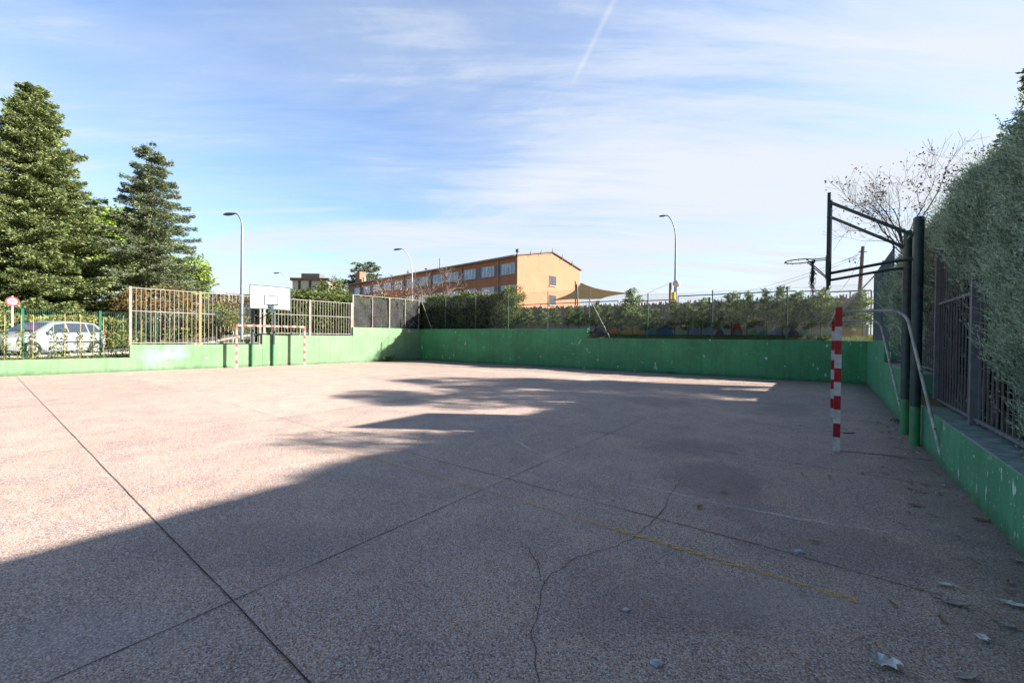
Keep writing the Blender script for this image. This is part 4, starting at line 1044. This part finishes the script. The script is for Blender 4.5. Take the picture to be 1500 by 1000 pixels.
for k in range(5):
    q = a.lerp(b, .12 + .18 * k)
    for zz in (2.0, 4.8):
        mb = MB(); mb.box((q.x, q.y - .03, zt_ - zz), 1.1, .08, 1.3, d); mb.build('window', glass, t)

# ------------------------------------------------------------------ street: road, kerb, cars, sign, lamps
asphalt = simple('asphalt', (.16, .155, .15), .9, 0, .2, 3, None, .2, .2)
kerb_m = simple('kerb_stone', (.30, .28, .25), .8, 0, .15, 2)
rpts = [Vector((-25.2, -20, 0)), Vector((-24.8, 8, 0)), Vector((-24.0, 20, 0)), Vector((-22.6, 32, 0)), Vector((-19.5, 46, 0)), Vector((-14, 62, 0))]
ribbon('road', rpts, 6.2, asphalt, .03, 0, 0, True, 1.5)
ribbon('pavement', [p + Vector((-3.8, .3, 0)) for p in rpts], 1.3, kerb_m, .13, 0, 0, True, 1.5)
mb = MB(); kp = [p + Vector((3.15, -.3, 0)) for p in rpts]; P = []
for a, b in zip(kp[:-1], kp[1:]):
    n = int((b - a).length / 1.2)
    for i in range(n): P.append(a.lerp(b, i / n))
for a, b in zip(P[:-1], P[1:]):
    z0, z1 = terr(*a.xy), terr(*b.xy); o = Vector((.14, 0, 0))
    mb.hexa([a - o + Z * (z0 - .05), b - o + Z * (z1 - .05), b + o + Z * (z1 - .05), a + o + Z * (z0 - .05)][::-1], [a - o + Z * (z0 + .10), b - o + Z * (z1 + .10), b + o + Z * (z1 + .10), a + o + Z * (z0 + .10)][::-1])
struct(mb.build('kerb', kerb_m))
black = simple('black_rubber', (.02, .02, .02), .8); alloy = simple('alloy', (.55, .55, .56), .35, .6, .1); cg = simple('car_glass', (.03, .04, .06), .22, 0, .2, 3, None, .9)
lampr = simple('tail_lamp', (.45, .02, .02), .2); lampw = simple('head_lamp', (.6, .62, .65), .15)
def car(label, loc, rz, bodym, L=4.25, tilt=0):
    t = thing('parked_car', label, 'car', (0, 0, 0))
    st = [(-2.12, .42, .62, .62, .70), (-2.05, .30, .78, .80, .78), (-1.6, .22, .88, .93, .84), (-1.15, .2, .97, 1.02, .87), (-.95, .2, 1.0, 1.12, .87), (-.35, .2, 1.02, 1.50, .87), (.2, .2, 1.03, 1.60, .87), (.9, .2, 1.05, 1.60, .87), (1.5, .2, 1.06, 1.53, .86), (1.68, .22, 1.05, 1.34, .84), (1.84, .28, 1.0, 1.06, .80), (1.92, .40, .80, .82, .74)]
    mb = MB(); rings = []
    for x, zb_, zs, zr_, w in st:
        cab = max(0, min(1, (zr_ - zs) / .5)); wt = w - .22 * cab - .02
        ring = [(x, -w + .06, zb_), (x, -w, zb_ + .15), (x, -w - .01, (zb_ + zs) / 2 + .1), (x, -w + .02, zs), (x, -wt, zr_ - .05), (x, -wt + .14, zr_), (x, wt - .14, zr_), (x, wt, zr_ - .05), (x, w - .02, zs), (x, w + .01, (zb_ + zs) / 2 + .1), (x, w, zb_ + .15), (x, w - .06, zb_)]
        rings.append(ring)
    vs = [v for r in rings for v in r]; n = 12; fs = []
    for i in range(len(rings) - 1):
        for k in range(n): fs.append((i * n + k, i * n + (k + 1) % n, (i + 1) * n + (k + 1) % n, (i + 1) * n + k))
    fs += [tuple(range(n))[::-1], tuple((len(rings) - 1) * n + k for k in range(n))]
    mb.add(vs, fs); mb.build('body', bodym, t, smooth=True)
    def side(i): return st[i]
    for sg in (-1, 1):
        def sp(x, f):    # point on the glasshouse side
            xs = [s[0] for s in st]; zs = np.interp(x, xs, [s[2] for s in st]); zr_ = np.interp(x, xs, [s[3] for s in st]); w = np.interp(x, xs, [s[4] for s in st])
            cab = max(0, min(1, (zr_ - zs) / .5)); wt = w - .22 * cab - .02
            return (x, sg * ((w - .02) * (1 - f) + wt * f + .012), zs * (1 - f) + (zr_ - .05) * f)
        for (xa, xb, xc, xd) in ((-.82, .10, .10, -.30), (.17, .98, .98, .17), (1.05, 1.62, 1.42, 1.05)):
            mb = MB(); P = [sp(xa, .06), sp(xb, .06), sp(xc, .92), sp(xd, .92)]; mb.add(P, [(0, 1, 2, 3)]); mb.build('side_window', cg, t)
        mb = MB(); mb.box((.35, sg * .885, .62), 2.1, .03, .05); mb.build('side_strip', black, t)
        mb = MB(); mb.box((.62, sg * .872, .90), .18, .02, .03); mb.build('door_handle', black, t)
        mb = MB(); mb.box((-.72, sg * .95, 1.06), .12, .16, .12); mb.build('mirror', bodym, t, bevel=.03)
        mb = MB(); mb.box((-1.86, sg * .66, .72), .34, .26, .16); mb.build('headlight', lampw, t, bevel=.04)
        mb = MB(); mb.box((1.83, sg * .70, .95), .12, .14, .36); mb.build('tail_light', lampr, t, bevel=.03)
        for x in (-1.33, 1.33):
            mb = MB(); mb.tube([(x, sg * .66, .31), (x, sg * .885, .31)], .365, 20); mb.build('wheel_arch', black, t)
            mb = MB(); mb.tube([(x, sg * .68, .31), (x, sg * .90, .31)], .31, 22); w_ = mb.build('wheel', black, t, smooth=True)
            mb = MB(); mb.tube([(x, sg * .90, .31), (x, sg * .907, .31)], .20, 16)
            for k in range(5):
                a = k * 1.2566; mb.tube([(x, sg * .912, .31), (x + .19 * math.cos(a), sg * .912, .31 + .19 * math.sin(a))], .025, 4)
            mb.build('rim', alloy, w_)
    mb = MB(); mb.add([(-1.0, -.72, 1.12), (-1.0, .72, 1.12), (-.42, .60, 1.475), (-.42, -.60, 1.475)], [(0, 1, 2, 3)]); ob = mb.build('windscreen', cg, t); ob.location = (-.03, 0, .03)
    mb = MB(); mb.add([(1.50, -.58, 1.51), (1.50, .58, 1.51), (1.82, .70, 1.10), (1.82, -.70, 1.10)], [(0, 1, 2, 3)]); ob = mb.build('rear_window', cg, t); ob.location = (.03, 0, .02)
    t.location = loc; t.rotation_euler = (0, tilt, rz); return t
silver = simple('silver_car_paint', (.29, .30, .32), .3, .1, .05, 2); blue_c = simple('blue_grey_car_paint', (.10, .15, .24), .3, .2, .1)
# front of the car points at -x in its own frame; nose towards the camera side
wr_ = A(117, 517.5, 20.2); wf_ = A(17, 525.6, 17.5); mid = (wr_ + wf_) / 2
ang = math.atan2((wr_ - wf_).y, (wr_ - wf_).x)
mid.z = terr(mid.x, mid.y) + .04
sx = math.atan2(terr(wr_.x, wr_.y) - terr(wf_.x, wf_.y), 2.66)
car('silver people carrier parked beside the green mesh fence', mid, ang, silver, tilt=-sx)
q = place(352, 40); q.z = terr(q.x, q.y) + .04; car('dark blue grey car parked farther up the street behind the far hoop', q, R(75), blue_c)

# no stopping sign
q = A(18, 470, 18.6); zc_ = zat(q, 18, 441.5); zg = terr(q.x, q.y)
t = thing('no_parking_sign', 'round red rimmed no parking sign with crossed disc on a white post', 'road sign', (q.x, q.y, zg))
mb = MB(); mb.tube([Vector((q.x, q.y, zg)), Vector((q.x, q.y, zc_ + .25))], .035, 10); mb.build('post', simple('pale_post', (.62, .62, .64), .5), t, smooth=True)
face = (EYE - Vector((q.x, q.y, EYE.z))).normalized(); face = (face + Vector((.25, -.1, 0))).normalized(); sd = Z.cross(face).normalized(); cc = Vector((q.x, q.y, zc_)) + face * .05
def disc(r0, r1, dz, mat, nm, par):
    mb = MB(); n = 32; vs = []
    for k in range(n):
        a = 2 * math.pi * k / n; u_ = sd * math.cos(a) + Z * math.sin(a); vs += [cc + face * dz + u_ * r0, cc + face * dz + u_ * r1]
    mb.add(vs, [(2 * k, 2 * k + 1, (2 * k + 3) % (2 * n), (2 * k + 2) % (2 * n)) for k in range(n)]); return mb.build(nm, mat, par)
sign_r = simple('sign_red', (.62, .05, .04), .4, 0, .1); sign_b = simple('sign_lilac', (.50, .26, .52), .4, 0, .1); sign_x = simple('sign_blue', (.10, .12, .50), .4, 0, .1)
pl = disc(0.001, .21, -.004, simple('sign_back', (.3, .3, .3), .6), 'plate', t); disc(.155, .21, 0, sign_r, 'red_rim', pl); disc(.001, .156, .003, sign_b, 'disc', pl)
mb = MB()
for sg in (1, -1):
    d_ = (sd + Z * sg).normalized(); e_ = (sd - Z * sg).normalized(); o = cc + face * (.007 + .001 * sg)
    mb.add([o + d_ * .11 + e_ * .017, o + d_ * .11 - e_ * .017, o - d_ * .11 - e_ * .017, o - d_ * .11 + e_ * .017], [(0, 1, 2, 3)])
mb.build('cross', sign_x, pl)

pole_g = simple('lamp_pole_grey', (.22, .25, .28), .5, .3, .2); pole_c = simple('lamp_pole_pale', (.5, .5, .5), .5)
lamp_h = simple('lamp_head', (.10, .12, .14), .5)
def street_lamp(label, px, Y, pxh, pyh, pm, curve=2.0, r=.07, big=1.0):
    q = place(px, Y); H = zat(q, pxh, pyh) - q.z; hx = A(pxh, pyh, Y)
    t = thing('street_lamp', label, 'street lamp', q, 'tall street lamps around the court'); arm = hx.x - q.x; n = 8
    pts = [q.copy(), q + Z * (H * .5), q + Z * (H - curve)]; c = q + Z * (H - curve)
    for k in range(1, n + 1):
        a = k / n * R(84); pts.append(c + Vector((arm * .85 * (1 - math.cos(a)), 0, curve * math.sin(a))))
    rs = [r * 1.3, r, r * .75] + [r * .6] * n
    mb = MB(); mb.tube(pts, rs, 10); mb.build('pole', pm, t, smooth=True)
    e = pts[-1]; sg = 1 if arm > 0 else -1; s_ = big
    mb = MB(); prof = [(-.05, .05), (.10, .10), (.3, .15), (.5, .14), (.68, .05)]
    rings = []; o = 0
    for i, (x, w) in enumerate(prof):
        for k in range(8):
            a = k * math.pi / 4; mb.v.append(tuple(e + Vector((sg * x * s_, math.cos(a) * w * s_, math.sin(a) * w * .6 * s_ - .02 - x * .12 * s_))))
    for i in range(len(prof) - 1):
        for k in range(8): mb.f.append((i * 8 + k, i * 8 + (k + 1) % 8, (i + 1) * 8 + (k + 1) % 8, (i + 1) * 8 + k)); mb.m.append(0)
    mb.f += [tuple(range(8))[::-1], tuple(32 + k for k in range(8))]; mb.m += [0, 0]
    mb.build('lamp_head', lamp_h, t, smooth=True)
street_lamp('tall grey street lamp rising left of the white backboard', 354, 26, 341, 312, pole_g, .9, .085, 1.1)
street_lamp('pale curved street lamp in front of the brick building', 603, 46, 583, 364, pole_c, 3.0, .08, 1.3)
street_lamp('dark curved street lamp rising behind the saplings', 988, 29, 972, 315, pole_g, 1.9, .07, .8)
street_lamp('thin distant lamp beside the cream building', 424, 60, 404, 399, pole_c, 2.5, .08, 1.2)
street_lamp('faint low lamp far behind the bar fence', 336, 75, 312, 417, pole_c, 2.5, .08, 1.3)

# globe lamp, wooden posts and shade sails of the school yard
q = place(990, 24); zc_ = zat(q, 990, 415); t = thing('globe_lamp', 'white globe lamp beside the dark street lamp pole', 'lamp', q)
mb = MB(); mb.tube([q, Vector((q.x, q.y, zc_ - .2))], .035, 8); mb.build('pole', pole_g, t)
mb = MB(); mb.lathe((q.x, q.y, zc_), [(.22 * math.sin(a), -.22 * math.cos(a)) for a in [i * math.pi / 10 for i in range(11)]], 16); mb.build('globe', simple('opal_globe', (.7, .68, .64), .3), t, smooth=True)
yelm = simple('yellow_padding', (.70, .60, .05), .6); wood = simple('wooden_post', (.34, .20, .12), .85, 0, .3, 4)
q = place(986, 23.5); t = tag(None or thing('padded_post', 'yellow padded post at the foot of the dark street lamp', 'post', q), 'yellow padded post at the foot of the dark street lamp', 'post')
mb = MB(); mb.tube([q, Vector((q.x, q.y, zat(q, 986, 428)))], .11, 12); mb.build('padding', yelm, t, smooth=True)
q = place(981, 24); t = thing('sail_post', 'brown wooden post left of the dark street lamp', 'post', q)
mb = MB(); mb.tube([q, Vector((q.x, q.y, zat(q, 981, 414)))], [.10, .07], 8); mb.build('shaft', wood, t, smooth=True)
for lab, p0, p1 in (('left leg of the dark leaning post pair under the shade sail', (843, 412), (843, 470)), ('right leaning leg of the dark post pair under the shade sail', (845, 416), (848, 470))):
    q = A(p1[0], p1[1], 26); e = A(p0[0], p0[1], 26); q.z = terr(q.x, q.y); t = thing('sail_post', lab, 'post', q); mb = MB(); mb.tube([q, e], .05, 8); mb.build('shaft', bar_grey, t)
sail_m = simple('shade_cloth', (.46, .42, .39), .85, 0, .1, 2)
def sail(label, cs, sag=.25, n=12):
    c = sum(cs, Vector()) / len(cs); t = thing('shade_sail', label, 'shade sail', c); mb = MB()
    for i in range(n + 1):
        for j in range(n + 1):
            u_, v_ = i / n, j / n; uu = .5 + (u_ - .5) * (1 - .22 * math.sin(math.pi * v_)); vv_ = .5 + (v_ - .5) * (1 - .22 * math.sin(math.pi * u_))
            p = cs[0] * (1 - uu) * (1 - vv_) + cs[1] * uu * (1 - vv_) + cs[2] * uu * vv_ + cs[3] * (1 - uu) * vv_
            mb.v.append(tuple(p - Z * sag * math.sin(math.pi * u_) * math.sin(math.pi * v_)))
    for i in range(n):
        for j in range(n): k = i * (n + 1) + j; mb.f.append((k, k + 1, k + n + 2, k + n + 1)); mb.m.append(0)
    mb.build('cloth', sail_m, t, smooth=True); return t
sail('beige shade sail stretched in front of the sunlit gable', [A(806, 441, 30), A(851, 414, 26), A(926, 430, 27), A(880, 438, 36)])
mb = MB(); mb.tube([A(945, 432, 24), A(960, 424, 24), A(979, 416, 24)], .012, 4); tag(mb.build('sail_rope', simple('rope', (.35, .35, .36), .8)), 'thin slack rope leading to the brown wooden post', 'rope')
# wooden utility pole with wires
q = place(1255, 30); e = A(1264, 361, 30); t = thing('utility_pole', 'leaning wooden utility pole behind the near goal', 'utility pole', q)
mb = MB(); mb.tube([q, e], [.16, .11], 8); mb.build('shaft', simple('pole_grey_wood', (.20, .16, .13), .9), t, smooth=True)
mb = MB(); mb.tube([e - Z * .4 + Vector((-.3, 0, 0)), e - Z * .4 + Vector((.3, 0, 0))], .04, 5); mb.build('crossarm', bar_grey, t)
mb = MB()
for pa, pb in (((1264, 368), (1225, 430)), ((1262, 372), (990, 446)), ((1262, 376), (990, 452))):
    a_, b2_ = A(pa[0], pa[1], 30), A(pb[0], pb[1], 34); pts = [a_.lerp(b2_, k / 8) - Z * .5 * math.sin(math.pi * k / 8) for k in range(9)]; mb.tube(pts, .012, 3)
mb.build('wire', bar_grey, t)
q = bline(1256, 4.2); q.z = terr(q.x, q.y)
t = thing('tree_stump', 'rusty brown post between the goal tube and the mesh corner', 'post', q); mb = MB(); mb.tube([q, q + Z * 1.5], .14, 8); mb.build('trunk', rust_post, t); t.name = 'rusty_post'
# little chimneys roof of a low house behind
qa, qb = A(1000, 447, 40), A(1170, 437, 36)
t = thing('low_house', 'low house roof edge with two thin flues above the heather screen', 'building', (qa.x, qa.y, 1.8)); mb = MB()
za, zb2 = qa.z, qb.z; dn = (Vector((qb.x - qa.x, qb.y - qa.y, 0))).normalized(); bk = Vector((-dn.y, dn.x, 0)) * 7
p_, q_ = Vector((qa.x, qa.y, 0)), Vector((qb.x, qb.y, 0)); zz = za - .1
mb.hexa([p_ + Z * 1.7, q_ + Z * 1.7, q_ + bk + Z * 1.7, p_ + bk + Z * 1.7], [p_ + Z * zz, q_ + Z * zz, q_ + bk + Z * zz, p_ + bk + Z * zz]); mb.build('wall', simple('pale_house_render', (.5, .45, .42), .8), t)
mb = MB(); mb.hexa([p_ - dn * .3 - bk * .05 + Z * (zz + .01), q_ + dn * .3 - bk * .05 + Z * (zz + .01), q_ + bk + Z * (zz + .01), p_ + bk + Z * (zz + .01)], [p_ - dn * .3 - bk * .05 + Z * (zz + .2), q_ + dn * .3 - bk * .05 + Z * (zz + .2), q_ + bk + Z * (zz + .2), p_ + bk + Z * (zz + .2)]); mb.build('roof', tiles, t)
for px in (1081, 1084):
    e = A(px, 428, 38.5); mb = MB(); mb.tube([Vector((e.x, e.y, zz)), e], .06, 5); mb.build('flue', roof_d, t)

# ------------------------------------------------------------------ litter on the court
leaf_grey = simple('dry_leaf_grey', (.46, .45, .38), .8, 0, .35, 40); leaf_brown = simple('dry_leaf_brown', (.36, .23, .14), .9, 0, .35, 40); paint_fl = simple('paint_flake', (.78, .78, .71), .7, 0, .25, 30)
stone_m = simple('crumbled_mortar', (.62, .62, .63), .9, 0, .3, 40)
def leaf_mesh(seed, L, W, lobed, curl):
    rnd = random.Random(seed); mb = MB(); n = 9; vs = []
    for i in range(n):
        f_ = i / (n - 1); w = W * math.sin(math.pi * (.06 + .9 * f_)) * (1 + (.5 * math.sin(i * 2.4) if lobed else .12 * math.sin(i * 3.1)))
        x = (f_ - .5) * L; lift = .004 + curl * (f_ - .5) ** 2 * 2
        for s_, cu in ((-1, curl * .9), (0, 0), (1, curl * rnd.uniform(.3, 1.2))): vs.append((x + s_ * rnd.uniform(0, .1) * L, s_ * w / 2 + math.sin(f_ * 3) * W * .15, lift + abs(s_) * cu * .5 + .001))
    fs = []
    for i in range(n - 1):
        for k in range(2): j = i * 3 + k; fs.append((j, j + 1, j + 4, j + 3))
    mb.add(vs, fs); mb.tube([(L * .5, 0, .006), (L * .72, .01, .004), (L * .95, .0, .003)], .0012, 3)
    return mb
def single(name, mb, mat, p, rz, label, cat, group=None):
    o = mb.build(name, mat, smooth=False); o.location = p; o.rotation_euler.z = rz; return tag(o, label, cat, group)
sp1 = [(1297, 975, .11, .07, True, .03, -.5, paint_fl, 'largest pale lobed leaf near the bottom edge of the court'),
       (1395, 885, .14, .04, False, .02, -.45, leaf_grey, 'long curled grey leaf with a stalk right of the yellow line end'),
       (1484, 887, .13, .045, False, .02, -.6, paint_fl, 'bright pale leaf near the right margin'),
       (1441, 938, .05, .04, True, .02, .4, paint_fl, 'small pale three pointed leaf lying alone'),
       (1342, 741, .09, .05, False, .015, -.2, leaf_brown, 'pale brown dry leaf below the rear foot of the goal'),
       (1382, 857, .09, .03, False, .015, -.5, paint_fl, 'thin white flake beside the long curled leaf'),
       (1438, 762, .11, .04, False, .02, -.2, leaf_brown, 'brown leaf lying against the foot of the right wall'),
       (1475, 918, .09, .03, False, .02, -.4, leaf_grey, 'narrow grey leaf under the bright pale one'),
       (1415, 993, .10, .03, False, .01, 0, leaf_grey, 'flat grey green leaf at the bottom edge on the right'),
       (1490, 823, .08, .03, False, .02, -.3, leaf_grey, 'grey leaf touching the right wall at the picture margin'),
       (1171, 622 - 0, .10, .05, False, .01, 0, paint_fl, 'white scrap on the court between the goal and the back wall'),
       (1025, 744, .05, .035, True, .03, .5, leaf_brown, 'small curled leaf on the dark patch in mid court')]
for i, (px, py, L, W, lob, cu, rz, mt, lab) in enumerate(sp1):
    single('fallen_leaf', leaf_mesh(i, L * 1.25, W * 1.3, lob, cu), mt, G(px, py) + Z * .002, rz, lab, 'leaf')
def rock(seed, r):
    import bmesh
    bm = bmesh.new(); bmesh.ops.create_icosphere(bm, subdivisions=3, radius=r)
    mb = MB(); vs = []
    for v in bm.verts:
        k = 1 + .35 * mnoise.noise(v.co * (1.6 / r) + Vector((seed, 0, 0))) + .15 * mnoise.noise(v.co * (5 / r)); vs.append((v.co.x * k * 1.2, v.co.y * k * .9, max(0, v.co.z * k * .45 + r * .25)))
    mb.add(vs, [tuple(v.index for v in f.verts) for f in bm.faces]); bm.free(); return mb
for px, py, r, lab in ((962, 972, .024, 'pale blue grey lump of mortar at the bottom edge'), (917, 893, .017, 'small grey lump in the middle foreground'), (1171, 808, .026, 'rounded grey lump sitting on the joint left of the wall')):
    single('mortar_lump', rock(px, r), stone_m, G(px, py), 0, lab, 'rubble')
rnd = random.Random(12); pr = []
for j in range(4):
    L = [.035, .05, .03, .06][j]; pr.append(single('fallen_leaf', leaf_mesh(90 + j, L, L * .4, j % 2 == 0, .01), [leaf_grey, leaf_brown, paint_fl, leaf_brown][j], (0, 0, -5), 0, 'tiny dry leaf bit or paint flake scattered on the court by the right wall', 'leaf', 'small litter scattered by the right wall'))
cnt = 0
while cnt < 190:
    Y = rnd.uniform(1.6, 7.5) if rnd.random() < .85 else rnd.uniform(7.5, 12); base = rpy(Y); dd_ = min(abs(rnd.gauss(0, .9 if Y < 4 else .35)) + .04, 2.6); q = base - WN * dd_
    j = cnt % 4; o = pr[j] if cnt < 4 else pr[j].copy()
    if cnt >= 4: col.objects.link(o)
    o.location = (q.x, q.y, .003); o.rotation_euler.z = rnd.random() * 6.28; s_ = rnd.uniform(.5, 1.25); o.scale = (s_, s_, s_); cnt += 1

# ------------------------------------------------------------------ light and sky
SE, SA = R(26.6), R(-3)                    # elevation; azimuth measured from +X
sv = Vector((math.cos(SE) * math.cos(SA), math.cos(SE) * math.sin(SA), math.sin(SE)))
sd_ = bpy.data.lights.new('sun', 'SUN'); sd_.energy = 17.0; sd_.angle = R(.7); sd_.color = (1, .925, .83)
so = bpy.data.objects.new('sun', sd_); col.objects.link(so); so.rotation_euler = (-sv).to_track_quat('-Z', 'Y').to_euler()
w = bpy.data.worlds.new('World'); scene.world = w; w.use_nodes = True; nt = w.node_tree; bg = nt.nodes['Background']
sky = nt.nodes.new('ShaderNodeTexSky'); sky.sky_type = 'NISHITA'; sky.sun_disc = False; sky.sun_elevation = SE; sky.sun_rotation = R(90) - SA
sky.air_density = 1.0; sky.dust_density = .6; sky.ozone_density = 1.6
bg.inputs[1].default_value = .15
tc = nt.nodes.new('ShaderNodeTexCoord'); dv = tc.outputs['Generated']
s3 = nt.nodes.new('ShaderNodeSeparateXYZ'); nt.links.new(dv, s3.inputs[0])
zc_ = math_(nt, 'MAXIMUM', math_(nt, 'ADD', s3.outputs[2], .10), .03)
cx = math_(nt, 'DIVIDE', s3.outputs[0], zc_); cy = math_(nt, 'DIVIDE', s3.outputs[1], zc_)
cb = nt.nodes.new('ShaderNodeCombineXYZ'); nt.links.new(cx, cb.inputs[0]); nt.links.new(cy, cb.inputs[1])
def wn(scale, sc, det, rough, dist, loc=(0, 0, 0), rot=0): return noise(nt, mapped(nt, cb.outputs[0], sc, (0, 0, rot), loc), scale, det, rough, dist)
big = wn(.42, (1, 1, 1), 4, .5, .3, (3.1, 1.7, 0)); wisp = wn(1.2, (.35, 1.3, 1), 8, .62, .9, (7, 2, 0), R(12)); fib = wn(3.0, (.3, 2.2, 1), 6, .65, .6, (1, 5, 0), R(-14))
cov = math_(nt, 'ADD', math_(nt, 'MULTIPLY', big, .8), math_(nt, 'ADD', math_(nt, 'MULTIPLY', wisp, .95), math_(nt, 'MULTIPLY', fib, .42)))
# more veil towards the sun (right) and the horizon
cov = math_(nt, 'ADD', math_(nt, 'SUBTRACT', cov, .16), math_(nt, 'MULTIPLY', s3.outputs[0], .10)); cov = math_(nt, 'SUBTRACT', cov, math_(nt, 'MULTIPLY', s3.outputs[2], .22))
cl_ = ramp(nt, cov, [(.56, .14), (.72, .34), (.83, .68), (1.02, 1.0)])
# contrails: thin bands around planes through the eye
def trail(pa, pb, width, soft, amt, cl_in):
    a_, b_ = ray(*pa).normalized(), ray(*pb).normalized(); n_ = a_.cross(b_).normalized(); mid_ = (a_ + b_).normalized(); half = (a_ - mid_).length
    d1 = nt.nodes.new('ShaderNodeVectorMath'); d1.operation = 'DOT_PRODUCT'; nt.links.new(dv, d1.inputs[0]); d1.inputs[1].default_value = tuple(n_)
    d2 = nt.nodes.new('ShaderNodeVectorMath'); d2.operation = 'DISTANCE'; nt.links.new(dv, d2.inputs[0]); d2.inputs[1].default_value = tuple(mid_)
    f1 = ramp(nt, math_(nt, 'ABSOLUTE', math_(nt, 'ADD', d1.outputs['Value'], math_(nt, 'MULTIPLY', math_(nt, 'SUBTRACT', wisp, .5), .006))), [(width, 1), (width + soft, 0)])
    f2 = ramp(nt, d2.outputs['Value'], [(half * .6, 1), (half, 0)])
    return math_(nt, 'MINIMUM', 1.0, math_(nt, 'ADD', cl_in, math_(nt, 'MULTIPLY', math_(nt, 'MULTIPLY', f1, f2), amt)))
cl_ = trail((930, -60), (835, 130), .0006, .006, .22, cl_)
cl_ = trail((880, 336), (1180, 378), .0008, .004, .5, cl_); cl_ = trail((540, 305), (150, 318), .001, .006, .35, cl_)
skyc = mix(nt, 1.0, sky.outputs[0], (1.55, 1.80, 2.12), 'MULTIPLY')
cl_ = math_(nt, 'MULTIPLY', cl_, ramp(nt, math_(nt, 'ADD', math_(nt, 'MULTIPLY', s3.outputs[1], .5), .5), [(.45, .15), (.62, 1)]))
cl_ = math_(nt, 'MULTIPLY', cl_, ramp(nt, s3.outputs[2], [(.62, 1), (.85, .15)]))      # the veil thins out overhead
res = mix(nt, cl_, skyc, (5.6, 6.0, 6.55))
res = mix(nt, 1.0, res, ramp(nt, s3.outputs[2], [(.66, 1), (.9, .30)]), 'MULTIPLY')    # sky dimmed overhead, out of view, to cut fill light
res = mix(nt, 1.0, res, ramp(nt, math_(nt, 'ADD', math_(nt, 'MULTIPLY', s3.outputs[1], .5), .5), [(.3, .45), (.6, 1)]), 'MULTIPLY')  # sky behind the camera dimmed too, for less fill
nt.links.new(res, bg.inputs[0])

scene.render.engine = 'CYCLES'
scene.view_settings.view_transform = 'Standard'; scene.view_settings.look = 'None'; scene.view_settings.exposure = 0; scene.view_settings.gamma = 1
scene.cycles.max_bounces = 6; scene.cycles.transparent_max_bounces = 12
